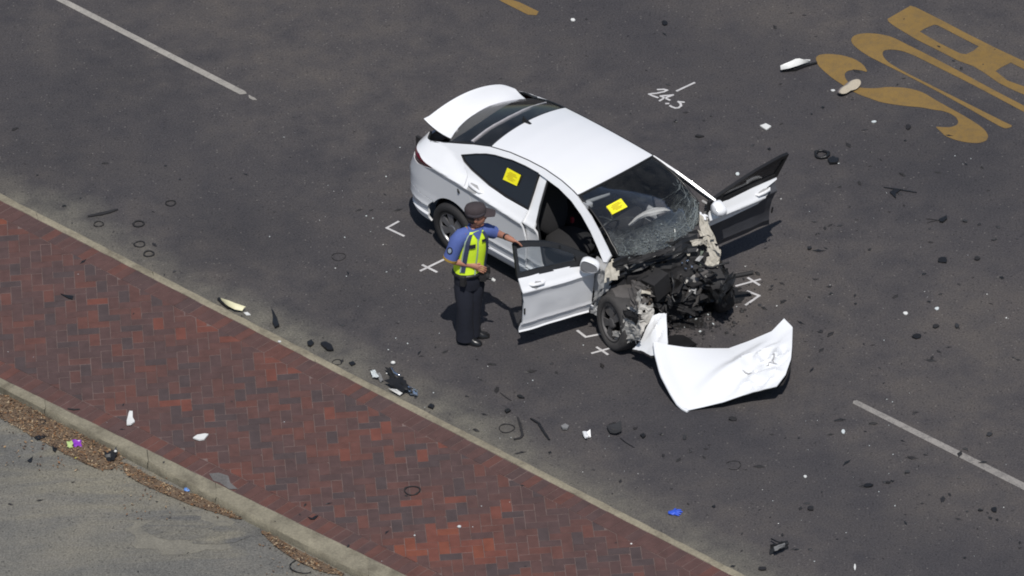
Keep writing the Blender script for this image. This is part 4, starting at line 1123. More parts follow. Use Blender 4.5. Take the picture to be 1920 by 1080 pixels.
# folded flange along its left edge, dark inner frame below
fl = MB(); fl.tube([p-bo+Vector((-.012, -.012, -.012)) for p in resample(lft, 14)], .020, 7); fl.build('folded_flange', M_sheet, bonnet, smooth=60)
inn = coons(top, rgt, bot, lft, 12, 9, .03, lambda u, v: 0, 2.)
sheet('inner_frame', [[p-bo+Vector((0, 0, -.085)) for p in r_] for r_ in inn[1:-1]], M_blackm, .01, bonnet)
M_crease = mat('grey_crease', (.36, .36, .37), .7, var=.3); g = random.Random(9)  # thin grey crease lines on the right half of the bonnet
def skp(u, v):
    r_ = _rows[int(v*(len(_rows)-1))]; return r_[int(u*(len(r_)-1))]
_rows = [[p-bo+Vector((0, 0, .006)) for p in r_] for r_ in coons(top, rgt, bot, lft, 46, 34, .07, crum, 2.)]
for (u0, v0, u1, v1, wd) in ((.62, .60, .67, .67, .010), (.84, .48, .87, .62, .010), (.80, .66, .90, .62, .008)):
    tr = MB()
    pts = [skp(lerp(u0, u1, t/4)+g.uniform(-.01, .01), lerp(v0, v1, t/4)+g.uniform(-.01, .01)) for t in range(5)]
    tr.tube(pts, [wd*.3, wd, wd*.8, wd, wd*.3], 5); tr.build('crease_line', M_crease, bonnet)
# narrow white wing panel leaning between the wheel and the bonnet
wo = at(1225, 690, 0)
wing_p = empty('torn_wing', wo); tag(wing_p, 'narrow torn white wing panel propped between the twisted wheel and the bonnet', 'car panel')
t_ = wat([(1225, 592, .50), (1238, 588, .50), (1249, 588, .50)]); r__ = wat([(1249, 588, .50), (1250, 615, .44), (1252, 645, .36), (1240, 660, .30)])
l__ = wat([(1225, 592, .50), (1214, 612, .40), (1204, 636, .28), (1186, 655, .16)]); b__ = wat([(1186, 655, .16), (1205, 658, .20), (1222, 668, .22), (1240, 660, .30)])
sheet('wing_skin', [[p-wo for p in r_] for r_ in coons(t_, r__, b__, l__, 16, 16, .05, lambda u, v: .012, 5.)], M_sheet, .01, wing_p)
e_ = MB(); e_.tube([p-wo+Vector((0, -.01, -.01)) for p in b__], .012, 6); e_.build('wing_edge', M_blackm, wing_p)
# black liner piece lying behind the bonnet
def lump(name, pts, z, th, m, label, cat, group=None, amp=.01, seed=1, lift=.0):
    """a thin bent piece of debris: outline in pixels, given thickness and curl"""
    w_ = [at(x, y, z) for x, y in pts]; c = sum(w_, Vector())/len(w_); c.z = z
    bm = bmesh.new(); vv = [bm.verts.new(p-c) for p in w_]
    for t in tessellate_polygon([[Vector((p.x, p.y, 0)) for p in w_]]):
        try: bm.faces.new([vv[i] for i in t])
        except ValueError: pass
    bmesh.ops.subdivide_edges(bm, edges=bm.edges[:], cuts=1)
    for v in bm.verts:
        r_ = Vector((v.co.x, v.co.y))
        v.co.z += th+lift*(r_.length/.15)**2+amp*(noise.noise(Vector((v.co.x*14+seed, v.co.y*14, seed)))+.6)
    bmesh.ops.recalc_face_normals(bm, faces=bm.faces[:])
    if sum(f.normal.z*f.calc_area() for f in bm.faces) < 0: bmesh.ops.reverse_faces(bm, faces=bm.faces[:])
    thicken(bm, th*.8)
    ob = from_bm(name, bm, m, None, 30); ob.location = c
    return tag(ob, label, cat, group)
lump('splash_guard', [(1250, 637), (1272, 634), (1292, 640), (1306, 652), (1280, 660), (1252, 658)], 0, .03, M_black, 'black plastic splash guard lying behind the upper edge of the bonnet', 'car part', amp=.03, seed=4)

# ================================================================== the person
PR = at(879, 632, 0); PR.z = 0
person = empty('person', PR)
tag(person, 'person in lime vest, blue shirt and dark cap reaching for the open driver door', 'person')
M_skin = mat('skin', lin((.66, .46, .38)), .55, var=.10, scale=12)
M_shirt = mat('blue_shirt', lin((.31, .38, .62)), .85, var=.12, scale=30, bump=.15)
M_vest = mat('lime_vest', lin((.86, 1.0, .20)), .7, var=.08, scale=18, bump=.15)
M_navy = mat('navy_cloth', (.010, .012, .022), .9, var=.35, scale=20, bump=.2)
M_band = mat('blue_band', lin((.22, .25, .36)), .7)
M_refl = mat('reflective_tape', lin((.62, .70, .62)), .4)
M_cap = mat('dark_cap', lin((.235, .205, .215)), .9, var=.2)
M_boot = mat('black_boot', (.012, .012, .013), .3)
M_hair = mat('dark_hair', (.03, .022, .018), .8)
def pw(px, py, z): return at(px, py, z)-PR
dgraph = None
def skin_mesh(name, joints, bones, m, parent, sub=2, root=0, smooth=180):
    """one continuous surface grown round a skeleton; joints: (position, rx, ry)"""
    me = bpy.data.meshes.new(name); me.from_pydata([tuple(j[0]) for j in joints], bones, [])
    o = bpy.data.objects.new(name, me); COL.objects.link(o)
    sk_ = o.modifiers.new('s', 'SKIN'); sk_.use_smooth_shade = True
    for i, j in enumerate(joints):
        d = me.skin_vertices[0].data[i]; d.radius = (j[1], j[2] if len(j) > 2 else j[1]); d.use_root = (i == root)
    if sub:
        ss = o.modifiers.new('b', 'SUBSURF'); ss.levels = sub; ss.render_levels = sub
    bpy.context.view_layer.update()
    ev = o.evaluated_get(bpy.context.evaluated_depsgraph_get())
    nm = bpy.data.meshes.new_from_object(ev); bpy.data.objects.remove(o); bpy.data.meshes.remove(me)
    nm.materials.clear(); nm.materials.append(m)
    nm.polygons.foreach_set('use_smooth', [True]*len(nm.polygons))
    return link(name, nm, parent)
J = {}
J['pel'] = pw(879, 511, .86); J['waist'] = pw(881, 488, 1.00); J['chest'] = pw(885, 456, 1.22); J['top'] = pw(887, 436, 1.37); J['neck'] = pw(891, 425, 1.45)
J['chin'] = pw(895, 414, 1.53); J['head'] = pw(889, 404, 1.60); J['crown'] = pw(887, 396, 1.66)
J['rs'] = pw(860, 446, 1.36); J['re'] = pw(843, 488, 1.10); J['rw'] = pw(885, 497, 1.02); J['rh'] = pw(893, 500, 1.0)
J['ls'] = pw(909, 431, 1.37); J['le'] = pw(931, 437, 1.27); J['lw'] = pw(951, 445, 1.335); J['lh'] = pw(959, 450, 1.345)
J['rhip'] = pw(874, 514, .85); J['lhip'] = pw(886, 510, .85); J['rk'] = pw(872, 575, .47); J['lk'] = pw(887, 566, .47); J['ra'] = pw(872, 628, .09); J['la'] = pw(884, 619, .09)
names = ['pel', 'waist', 'chest', 'top', 'neck', 'chin', 'head', 'crown', 'rs', 're', 'rw', 'rh', 'ls', 'le', 'lw', 'lh', 'rhip', 'rk', 'ra', 'lhip', 'lk', 'la']
rad = dict(pel=.10, waist=.105, chest=.13, top=.10, neck=.052, chin=.062, head=.088, crown=.078, rs=.050, re=.046, rw=.034, rh=.036, ls=.050, le=.046, lw=.034, lh=.036, rhip=.045, rk=.045, ra=.035, lhip=.045, lk=.045, la=.035)
ix = {n: i for i, n in enumerate(names)}
joints = [(J[n], rad[n]) for n in names]
bones = [(ix[a], ix[b]) for a, b in (('pel', 'waist'), ('waist', 'chest'), ('chest', 'top'), ('top', 'neck'), ('neck', 'chin'), ('chin', 'head'), ('head', 'crown'), ('top', 'rs'), ('rs', 're'), ('re', 'rw'), ('rw', 'rh'), ('top', 'ls'), ('ls', 'le'), ('le', 'lw'), ('lw', 'lh'), ('pel', 'rhip'), ('rhip', 'rk'), ('rk', 'ra'), ('pel', 'lhip'), ('lhip', 'lk'), ('lk', 'la'))]
# fingers, thumb grown from the hands
def hand(wr, tip_dir, side_dir, curl_dir, key):
    h = J[key]; d = tip_dir.normalized(); s_ = (side_dir-d*side_dir.dot(d)).normalized(); c = curl_dir.normalized()
    for k, (o, L) in enumerate(((-.033, .070), (-.011, .082), (.011, .078), (.032, .062))):
        b0 = h+s_*o*.7+d*.020; b1 = h+s_*o+d*.045; b2 = b1+d*L*.5+c*.012; b3 = b2+d*L*.35+c*L*.38
        i0 = len(joints); joints.extend([(b1, .0098), (b2, .0092), (b3, .0082)])
        bones.extend([(ix[key], i0), (i0, i0+1), (i0+1, i0+2)])
    i0 = len(joints); t0 = h-s_*.032+d*.0; t1 = h-s_*.055+d*.035+c*.01
    joints.extend([(t0, .012), (t1, .010)]); bones.extend([(ix[key], i0), (i0, i0+1)])
hand('lw', Vector((.8, -.1, -.25)), Vector((.1, -.7, .5)), Vector((.1, -.2, -1)), 'lh')
hand('rw', Vector((.85, -.35, -.25)), Vector((.1, -.3, -.9)), Vector((.1, .6, -.5)), 'rh')
body = skin_mesh('body', joints, bones, M_skin, person, 2)
# face: nose, ears, eyes set into the head; looking to the right, along the car
FD = Vector((.93, .12, -.12)).normalized(); FS = Vector((0, 0, 1)).cross(FD).normalized(); FU = FD.cross(FS)
hc = (J['head']+J['chin'])/2+Vector((0, 0, .015))
fc = MB()
frot = Matrix((FD, FS, FU)).transposed()
fc.ell(hc+FD*.012, (.098, .073, .112), frot, 18, 12); fc.ell(hc+FD*.105-FU*.006, (.018, .013, .024), frot, 8, 6)
fc.ell(hc+FD*.06-FU*.085, (.040, .040, .03), frot, 10, 6)
for s_ in (-1, 1): fc.ell(hc+FS*s_*.074-FD*.008-FU*.005, (.020, .009, .032), frot, 8, 6)
fc.build('face', M_skin, person, smooth=80)
ey = MB()
for s_ in (-1, 1): ey.ell(hc+FD*.098+FS*s_*.031+FU*.018, (.007, .012, .007), frot, 8, 5)
ey.ell(hc+FD*.100-FU*.046, (.005, .024, .004), frot, 8, 5)
ey.build('eyes', M_hair, person, smooth=80)
hr = MB(); hr.ell(hc-FD*.018+FU*.012, (.088, .079, .098), frot, 16, 10); hr.build('hair', M_hair, person, smooth=80)
cp = MB(); cc_ = hc+FU*.055-FD*.008
CU = (FU*.97-FD*.12).normalized(); CF = CU.cross(FS)*-1; CF = FS.cross(CU); crot = Matrix((CF, FS, CU)).transposed()
n_ = 22; vv_ = []; ff_ = []
for j, (r_, h_) in enumerate(((.104, -.012), (.110, .02), (.110, .055), (.096, .088), (.06, .104), (.0, .108))):
    for q_ in range(n_):
        t_ = 2*math.pi*q_/n_; vv_.append(cc_+CF*math.cos(t_)*r_*1.08+FS*math.sin(t_)*r_*.88+CU*h_)
for j in range(5):
    for q_ in range(n_): ff_.append((j*n_+q_, j*n_+(q_+1) % n_, (j+1)*n_+(q_+1) % n_, (j+1)*n_+q_))
cp.add(vv_, ff_)
bv = []; bf = []
for i in range(9):          # curved peak
    t_ = -1+2*i/8
    for k, (d_, z_) in enumerate(((.085, .004), (.135, .006), (.195, -.010))):
        w_ = (.090, .096, .074)[k]
        bv.append(cc_+CF*(d_+.012*(1-t_*t_)*k)+FS*t_*w_+CU*(z_-.016*t_*t_))
for i in range(8):
    for k in range(2): bf.append((i*3+k, (i+1)*3+k, (i+1)*3+k+1, i*3+k+1))
nb = len(bv); bv += [p-CU*.006 for p in bv]; bf += [tuple(nb+i for i in reversed(f)) for f in bf]
cp.add(bv, bf); cap = cp.build('cap', M_cap, person, smooth=60)
bb = MB(); bb.lathe([(.107, -.006), (.1125, .004), (.1115, .022), (.107, .03)], cc_, CU, 22); bb.build('cap_band', mat('cap_band', lin((.25, .23, .25)), .9), cap, smooth=60)

# clothing
SR = (J['ls']-J['rs']); SR.z = 0; SR.normalize(); SF = Vector((SR.y, -SR.x, 0))      # across the shoulders, and the chest's facing
def torso(name, m, rows, parent, n=26, th=.008, gap=None):
    v = []; f = []
    for (c, rx, ry, tl) in rows:
        for q_ in range(n):
            t_ = 2*math.pi*q_/n; cx, sy = math.cos(t_), math.sin(t_)
            cx = math.copysign(abs(cx)**.85, cx); sy = math.copysign(abs(sy)**.85, sy)
            w_ = .006*noise.noise(Vector((q_*.9, c.z*14, 2)))
            rx_ = rx*.95; v.append(c+SR*cx*(rx_+w_)+SF*sy*(ry+w_)+Vector((0, 0, tl*abs(cx))))
    for j in range(len(rows)-1):
        for q_ in range(n): f.append((j*n+q_, j*n+(q_+1) % n, (j+1)*n+(q_+1) % n, (j+1)*n+q_))
    return mesh(name, v, f, m, parent, smooth=70)
W = lambda a, b, t: J[a].lerp(J[b], t)
rows = [(W('pel', 'waist', .4), .150, .112, 0), (J['waist'], .158, .118, 0), (W('waist', 'chest', .5), .168, .125, 0), (J['chest'], .180, .128, 0), (W('chest', 'top', .55), .180, .118, 0), (W('chest', 'top', .95), .160, .100, -.01), (W('top', 'neck', .3)+Vector((0, 0, .03)), .115, .082, -.02), (W('top', 'neck', .8)+Vector((0, 0, .03)), .075, .066, -.01)]
shirt = torso('shirt', M_shirt, rows, person)
def limb(name, pts, m, parent, n=14, wob=.005):
    mb_ = MB(); P_ = [p for p, r_ in pts]; mb_.tube(P_, [r_ for p, r_ in pts], n)
    for v in mb_.v: v += noise.noise_vector(v*13)*wob
    return mb_.build(name, m, parent, smooth=70)
limb('shirt_sleeve', [(J['rs']+SR*.11+Vector((0, 0, .03)), .070), (J['rs']+SR*.04+Vector((0, 0, .018)), .084), (W('rs', 're', .14), .088), (W('rs', 're', .45), .080), (W('rs', 're', .75), .080), (W('rs', 're', .90), .082)], M_shirt, person)
limb('shirt_sleeve', [(J['ls']-SR*.11+Vector((0, 0, .02)), .066), (J['ls']-SR*.03+Vector((0, 0, .01)), .076), (W('ls', 'le', .15), .080), (W('ls', 'le', .5), .074), (W('ls', 'le', .78), .072)], M_shirt, person)
# sleeve badge
bd_ = MB(); a_ = W('rs', 're', .50); od = (Vector((-.55, -.75, .25))).normalized(); ax_ = (J['re']-J['rs']).normalized(); ac = od.cross(ax_).normalized()
def disc(mb_, c, n1, n2, r1, r2, m=0, k=14):
    vv = [c+n1*math.cos(2*math.pi*i/k)*r1+n2*math.sin(2*math.pi*i/k)*r2 for i in range(k)]; mb_.add(vv, [tuple(range(k))], m)
disc(bd_, a_+od*.083, ac, ax_, .036, .042); disc(bd_, a_+od*.0845, ac, ax_, .022, .027, 1)
bd_.build('sleeve_badge', [M_navy, mat('badge_emblem', lin((.55, .60, .66)), .7)], person)
cuff = MB(); c_ = W('rs', 're', .93); cuff.tube([W('rs', 're', .88), W('rs', 're', .97)], [.084, .082], 14); cuff.build('sleeve_band', mat('tan_cuff', lin((.62, .50, .20)), .7), person, smooth=60)
# vest over the shirt
vrows = [(W('pel', 'waist', .12), .176, .136, 0), (W('pel', 'waist', .55), .178, .138, 0), (J['waist'], .178, .138, 0), (W('waist', 'chest', .4), .184, .142, 0), (W('waist', 'chest', .8), .190, .144, 0), (W('chest', 'top', .2), .186, .140, 0), (W('chest', 'top', .6), .184, .130, 0), (W('chest', 'top', .9), .176, .116, -.01), (W('top', 'neck', .15)+Vector((0, 0, .035)), .135, .098, -.02), (W('top', 'neck', .38)+Vector((0, 0, .045)), .088, .086, -.02)]
vest = torso('vest', M_vest, vrows, person)
def on_vest(u, h, off=.004):
    """u = angle round the body from the chest's middle (degrees, + towards the person's left), h = row position"""
    i = min(len(vrows)-2, int(h)); t = h-i; a, b = vrows[i], vrows[i+1]
    c = a[0].lerp(b[0], t); rx, ry = lerp(a[1], b[1], t)*.95+off+.006, lerp(a[2], b[2], t)+off+.006; th = R(90-u)
    cx, sy = math.cos(th), math.sin(th); tl = lerp(a[3], b[3], t)
    cx2 = math.copysign(abs(cx)**.85, cx); sy2 = math.copysign(abs(sy)**.85, sy)
    return c+SR*cx2*rx+SF*sy2*ry+Vector((0, 0, tl*abs(cx2)))
def patch(name, m, u0, u1, h0, h1, nu=6, nh=6, off=.004, slant=0.):
    v = [on_vest(lerp(u0, u1, i/nu)+slant*(j/nh), lerp(h0, h1, j/nh), off) for j in range(nh+1) for i in range(nu+1)]
    f = [(j*(nu+1)+i, j*(nu+1)+i+1, (j+1)*(nu+1)+i+1, (j+1)*(nu+1)+i) for j in range(nh) for i in range(nu)]
    bm = bmesh.new(); q = [bm.verts.new(p) for p in v]
    for t in f: bm.faces.new([q[i] for i in t])
    bmesh.ops.recalc_face_normals(bm, faces=bm.faces[:]); thicken(bm, .003)
    return from_bm(name, bm, m, vest, 60)
patch('vest_band', M_band, -52, -34, 1.2, 8.4, 3, 24, .005, 14)
patch('vest_band', M_band, 36, 52, 1.2, 8.4, 3, 24, .005, -12)
patch('reflective_tape', M_refl, -58, -52, 1.2, 8.4, 2, 24, .006, 14)
patch('vest_band', M_band, -180, 180, .0, .25, 40, 1, .006)
patch('pocket_label', M_navy, -28, -6, 5.1, 5.9, 4, 3, .008)
patch('pocket_label', M_navy, 12, 30, 5.9, 6.6, 4, 3, .008)
patch('zip', M_refl, -1.5, 1.5, .3, 7.0, 1, 20, .006)
vn = MB()   # open collar: blue shirt shows in the V at the neck
vn.add([on_vest(-26, 8.8, .008), on_vest(2, 6.5, .008), on_vest(28, 8.8, .008), on_vest(12, 8.98, .004), on_vest(-12, 8.98, .004)], [(0, 1, 2, 3, 4)]); vn.build('shirt_collar', M_shirt, shirt)
cl_ = MB(); cl_.tube([J['neck']+SR*math.cos(t_)*.070+SF*math.sin(t_)*.066+Vector((0, 0, -.005-.02*math.sin(t_))) for t_ in [R(q_) for q_ in range(60, 481, 30)]], .017, 7); cl_.build('shirt_collar', M_shirt, shirt, smooth=70)
# trousers: hips and two legs
HL = J['pel']-Vector((0, 0, .10))
trows = [(W('pel', 'waist', .55), .160, .122, 0), (J['pel']+Vector((0, 0, .02)), .168, .126, 0), (HL, .172, .124, 0), (HL-Vector((0, 0, .07)), .150, .112, 0)]
tro = torso('trousers', M_navy, trows, person)
for s_, kn, an_ in ((-1, 'rk', 'ra'), (1, 'lk', 'la')):
    h_ = HL+SR*s_*.072
    limb('trouser_leg', [(h_+Vector((0, 0, .05)), .085), (h_-Vector((0, 0, .06)), .106), (h_.lerp(J[kn], .55), .102), (J[kn], .094), (J[kn].lerp(J[an_], .45), .092), (J[kn].lerp(J[an_], .8), .096), (J[an_]+Vector((0, 0, -.04)), .104)], M_navy, tro, 16, .011)
bt_ = MB()
def boot(ank, d):
    d = d.normalized(); a = ank.copy(); a.z = 0; s2 = Vector((-d.y, d.x, 0)); mb_ = MB(); rows_ = []
    for (o, hw, h) in ((-.085, .030, .06), (-.06, .044, .10), (0, .046, .11), (.06, .044, .085), (.12, .048, .062), (.17, .040, .05), (.195, .018, .03)):
        c = a+d*o
        rows_.append([c+s2*hw*1.05+Vector((0, 0, .0)), c+s2*hw+Vector((0, 0, h*.6)), c+s2*hw*.5+Vector((0, 0, h)), c-s2*hw*.5+Vector((0, 0, h)), c-s2*hw+Vector((0, 0, h*.6)), c-s2*hw*1.05])
    v = [p for r_ in rows_ for p in r_]; f = [(i*6+k, (i+1)*6+k, (i+1)*6+(k+1) % 6, i*6+(k+1) % 6) for i in range(6) for k in range(6)]
    f += [(5, 4, 3, 2, 1, 0), tuple(36+k for k in range(6))]
    mb_.add(v, f); return mb_.build('boot', M_boot, person, smooth=50)
boot(J['ra'], Vector((.88, -.45, 0))); boot(J['la'], Vector((.95, -.05, 0)))
# belt with pouches, holster and a pale-tipped baton
be = MB(); c_ = W('pel', 'waist', .22)
be.tube([c_+SR*math.cos(R(a_))*.172+SF*math.sin(R(a_))*.138 for a_ in range(0, 361, 15)], .022, 7); belt = be.build('duty_belt', M_black, person, smooth=60)
for (u_, sx_, sz_) in ((30, .07, .10), (75, .06, .09), (115, .07, .12), (-40, .06, .11)):
    th = R(90-u_); p = c_+SR*math.cos(th)*.195+SF*math.sin(th)*.165+Vector((0, 0, -.03)); q_ = MB(); q_.box(p, (sx_, .05, sz_), Matrix.Rotation(math.atan2(SF.y, SF.x)+math.pi/2-R(u_), 3, 'Z')); q_.build('belt_pouch', M_blackm, belt)
hb = MB(); h0 = pw(897, 515, .87); hb.tube([h0, h0.lerp(pw(917, 519, .84), .6), pw(917, 519, .84)], [.045, .05, .03], 8); hb.build('holster', M_blackm, belt, smooth=50)
bt2 = MB(); bt2.tube([pw(905, 520, .84), pw(922, 523, .82)], [.016, .016], 8); baton = bt2.build('torch', M_black, belt, smooth=50)
bt3 = MB(); bt3.tube([pw(922, 523, .82), pw(928, 526.5, .80)], [.019, .016], 8); bt3.build('torch_tip', mat('pale_tip', (.6, .6, .58), .5), belt, smooth=50)
wt = MB(); wt.tube([W('le', 'lw', .86), W('le', 'lw', .98)], [.037, .036], 12); wt.build('wristwatch', M_black, person, smooth=60)

# ================================================================== debris on the road and the island
DR = random.Random(77)
M_dk = [M_black, M_blackm, mat('dark_grey_plastic', (.03, .03, .032), .6), mat('charcoal_plastic', (.022, .02, .02), .5)]
M_wp = mat('white_plastic', (.70, .70, .68), .4, var=.1)
M_cream = mat('cream_plastic', lin((.84, .82, .68)), .5, var=.1)
M_greyp = mat('grey_plastic', (.20, .20, .20), .6)
M_clear = mat('glass_chip', (.62, .66, .66), .15, coat=.5)
M_blue = mat('blue_nitrile', lin((.20, .34, .78)), .5, var=.15)
M_lblue = mat('pale_blue_nitrile', lin((.38, .55, .80)), .6, var=.15)
M_foil = mat('silver_foil', (.85, .85, .86), .3, metal=.2, var=.2, scale=60)
def ground_z(px, py):
    """height of whatever lies under this pixel: the road, the island or the side road"""
    if py < 362+.5125*px: return 0.
    if py < 708+14+.518*px: return ISL
    return .004
def chip_mesh(name, m, r, seed, flatk=.35, elong=1., n=7):
    g_ = random.Random(seed); v = []; k = n
    for L, (z_, s_) in enumerate(((0, .8), (.45, 1.), (1., .55))):
        for i in range(k):
            a = 2*math.pi*i/k; q = s_*(.45+.75*g_.random()); v.append((math.cos(a)*r*q*elong, math.sin(a)*r*q, z_*r*flatk*(1 if L < 2 else .6+.8*g_.random())))
    f = [(L*k+i, L*k+(i+1) % k, (L+1)*k+(i+1) % k, (L+1)*k+i) for L in (0, 1) for i in range(k)]
    f += [tuple(range(k-1, -1, -1)), tuple(2*k+i for i in range(k))]
    me = bpy.data.meshes.new(name); me.from_pydata(v, [], f); me.materials.append(m); me.update(); return me
def put(me, name, px, py, rz=0., label=None, cat='debris', group=None, sc_=1.):
    z = ground_z(px, py); p = at(px, py, z); o = link(name, me); o.location = (p.x, p.y, z+.002); o.rotation_euler.z = rz; o.scale = (sc_,)*3
    return tag(o, label, cat, group)
def bar(name, pts, r, m, label, cat='debris', flatk=.5, group=None, taper=True):
    """bent strip of plastic or rubber lying on the ground: pixel polyline"""
    z = ground_z(*pts[0]); P_ = [at(x, y, z) for x, y in pts]; c = sum(P_, Vector())/len(P_); c.z = z
    fine = resample([p-c for p in P_], max(4, 3*len(pts)))
    mb_ = MB(); k = len(fine); rr = [r*(.55+.45*math.sin(math.pi*(i+.6)/(k+.2)))*DR.uniform(.85, 1.15) if taper else r for i in range(k)]
    mb_.tube([p+Vector((0, 0, r*.9)) for p in fine], rr, 6)
    for v in mb_.v: v.z *= flatk
    o = mb_.build(name, m, None, 50); o.location = c+Vector((0, 0, .002)); return tag(o, label, cat, group)
def ring(px, py, rx, thick, m, label, cat='rubber ring', a0=0., a1=360., group=None, name='rubber_ring'):
    z = ground_z(px, py); c = at(px, py, z); r = rx/172
    mb_ = MB(); n = 28; g_ = random.Random(int(px)); pts = []
    for i in range(n+1):
        a = R(lerp(a0, a1, i/n)); k = 1+.05*math.sin(3*a+px)
        pts.append(Vector((math.cos(a)*r*k, math.sin(a)*r*k, thick)))
    mb_.tube(pts, [thick*(.8+.9*noise.noise(Vector((i*.4, px, 0)))) if a1-a0 < 360 or 0 < i < n else thick for i in range(n+1)], 6, caps=(a1-a0 < 360))
    o = mb_.build(name, m, None, 70); o.location = (c.x, c.y, z+.002); return tag(o, label, cat, group)

# --- rings
for (x, y, r, t, lab) in ((320, 382, 9.5, .006, 'thin black ring alone on the road, highest of those by the thin kerb'), (185, 421, 9, .005, 'thin black ring under the long black strip'), (260, 421, 10, .008, 'thick-rimmed black ring right of the small black lump near the kerb'),
        (262, 459, 10, .006, 'thin broken black ring between a thicker ring and a pale-centred ring'), (279, 477, 9.5, .007, 'black ring with pale centre nearest the thin kerb'), (773, 921, 14, .006, 'dark ring lying on the red bricks'), (950, 804, 14, .0045, 'thin grey-black ring left of the bent black strip'),
        (635, 482, 13, .003, 'faint dark ring beside a short black strip behind the person'), (632, 680, 9, .004, 'small grey ring close to the thin kerb above the smashed headlight'), (76, 793, 9, .006, 'brown-black ring lying in the leaf litter')):
    ring(x, y, r, t*1.45, M_blackm, lab)
ring(1541, 292, 12.5, .020, M_black, 'thick black rubber ring beyond the open far door')
ring(1375, 873, 14, .0045, M_blackm, 'open grey-black ring below the lane line in front of the bonnet', a0=-130, a1=150)
ring(570, 1062, 24, .009, M_black, 'curved black strip in the gutter at the bottom of the frame', 'rubber strip', a0=130, a1=300, name='curved_strip')
# --- named pieces
# white trim with dark underside beside the letter S
tw = empty('bumper_trim', at(1492, 122, 0)); tag(tw, 'white broken bumper trim with dark underside beside the yellow letter S', 'car part')
def rel(px, py, z, o): return at(px, py, z)-o.location
def quad_strip(name, top_, bot_, m, parent, th=.012):
    T, B = resample([rel(*p, parent) for p in top_], 9), resample([rel(*p, parent) for p in bot_], 9)
    return sheet(name, [T, [a.lerp(b, .5)+Vector((0, 0, .012)) for a, b in zip(T, B)], B], m, th, parent, 40)
quad_strip('trim_skin', [(1463, 123, .10), (1484, 114, .13), (1495, 108.5, .14), (1508, 112, .12), (1519, 114, .08)], [(1464, 131, .05), (1480, 128, .07), (1496, 123, .08), (1510, 118, .07), (1519, 115.5, .06)], M_wp, tw)
quad_strip('trim_lower', [(1486, 126, .05), (1500, 121, .05), (1520, 117, .04)], [(1488, 128, .02), (1502, 124, .02), (1520, 119, .02)], M_greyp, tw)
t = MB(); t.tube([rel(1466, 132, .02, tw), rel(1490, 129, .02, tw), rel(1510, 122, .02, tw), rel(1532, 117, .02, tw)], [.02, .03, .025, .012], 6); t.build('trim_bracket', M_black, tw)
# shoe on its side
sh = empty('shoe', at(1592, 172, 0)); tag(sh, 'pale shoe lying on its side on the yellow letter S, sole towards the camera', 'shoe')
A_ = at(1576, 175, .05)-sh.location; B_s = at(1609, 156, .05)-sh.location; L_ = (B_s-A_); Ld = L_.normalized(); Wd = Vector((0, 0, 1)).cross(Ld); Wd = (Vector((0, 0, .75))+Vector((0, .6, 0))).normalized(); Wd = (Wd-Ld*Wd.dot(Ld)).normalized(); Nd = Ld.cross(Wd)
if Nd.y > 0: Nd = -Nd
prof = []
for i in range(26):
    a = 2*math.pi*i/26; x = math.cos(a); y = math.sin(a); prof.append((x*.5, y*(.165+.035*x-.05*math.exp(-((x+.1)/.3)**2))))
so_ = MB(); n_ = 26; LL = L_.length*1.15; mid_ = (A_+B_s)/2+Vector((0, 0, .015))
v = [mid_+Ld*x*LL+Wd*y*LL+Nd*o_ for o_ in (.0, .022) for x, y in prof]; f = [(i, (i+1) % n_, n_+(i+1) % n_, n_+i) for i in range(n_)]+[tuple(range(n_-1, -1, -1)), tuple(n_+i for i in range(n_))]
so_.add(v, f); so_.build('sole', mat('pale_sole', lin((.74, .70, .63)), .75, var=.15, scale=40, bump=.3), sh, smooth=50)
up_ = MB(); rows_ = [(1.0, 0.), (.97, -.03), (.85, -.06), (.6, -.085), (.3, -.095)]
v = [mid_+Ld*(x*k-.0)*LL+Wd*y*k*LL+Nd*o_ for k, o_ in rows_ for x, y in prof]; f = [(j*n_+i, j*n_+(i+1) % n_, (j+1)*n_+(i+1) % n_, (j+1)*n_+i) for j in range(4) for i in range(n_)]
up_.add(v, f); up_.build('upper', mat('grey_shoe_upper', lin((.55, .51, .50)), .8, var=.2, scale=20), sh, smooth=60)
lump('white_plate', [(1425, 238), (1436, 234), (1446, 239), (1437, 246)], 0, .018, M_wp, 'square white plastic plate beyond the boot of the car, right of the number', 'debris', amp=.004, lift=.01)
lump('black_lump', [(1552, 303), (1562, 297), (1573, 301), (1570, 309), (1556, 310)], 0, .025, M_black, 'black plastic lump right beside the thick rubber ring', 'debris', amp=.02, seed=3)
bar('black_bracket', [(1657, 352), (1690, 357), (1719, 362)], .012, M_black, 'long thin black strip with a bent branch, right of the far door')
lump('bent_tab', [(1668, 362), (1676, 357), (1690, 357), (1680, 364), (1680, 374), (1676, 370)], 0, .012, M_black, 'bent black tab hanging below the long thin strip', 'debris', amp=.012)
lump('black_lump', [(1760, 414), (1768, 410), (1775, 407), (1776, 412), (1768, 419), (1762, 418)], 0, .02, M_black, 'black lump with two thin prongs right of the far door', 'debris', amp=.01)
bar('thin_prong', [(1736, 411), (1750, 412), (1762, 414)], .007, M_blackm, 'upper thin prong beside the black lump'); bar('thin_prong', [(1738, 419), (1746, 416), (1758, 414)], .007, M_blackm, 'lower bent prong beside the black lump')
bar('rubber_strip', [(165, 407), (188, 403), (205, 399), (221, 394)], .024, M_blackm, 'long black rubber strip lying near the thin kerb at the left', 'rubber strip')
cp_ = empty('cream_panel', at(436, 575, 0)); tag(cp_, 'cream plastic panel with black underside lying against the thin kerb', 'car part')
quad_strip('panel_skin', [(413, 559, .06), (428, 563, .09), (440, 568, .09), (461, 575, .06)], [(416, 565, .03), (428, 574, .05), (440, 580, .05), (454, 583, .03)], M_cream, cp_)
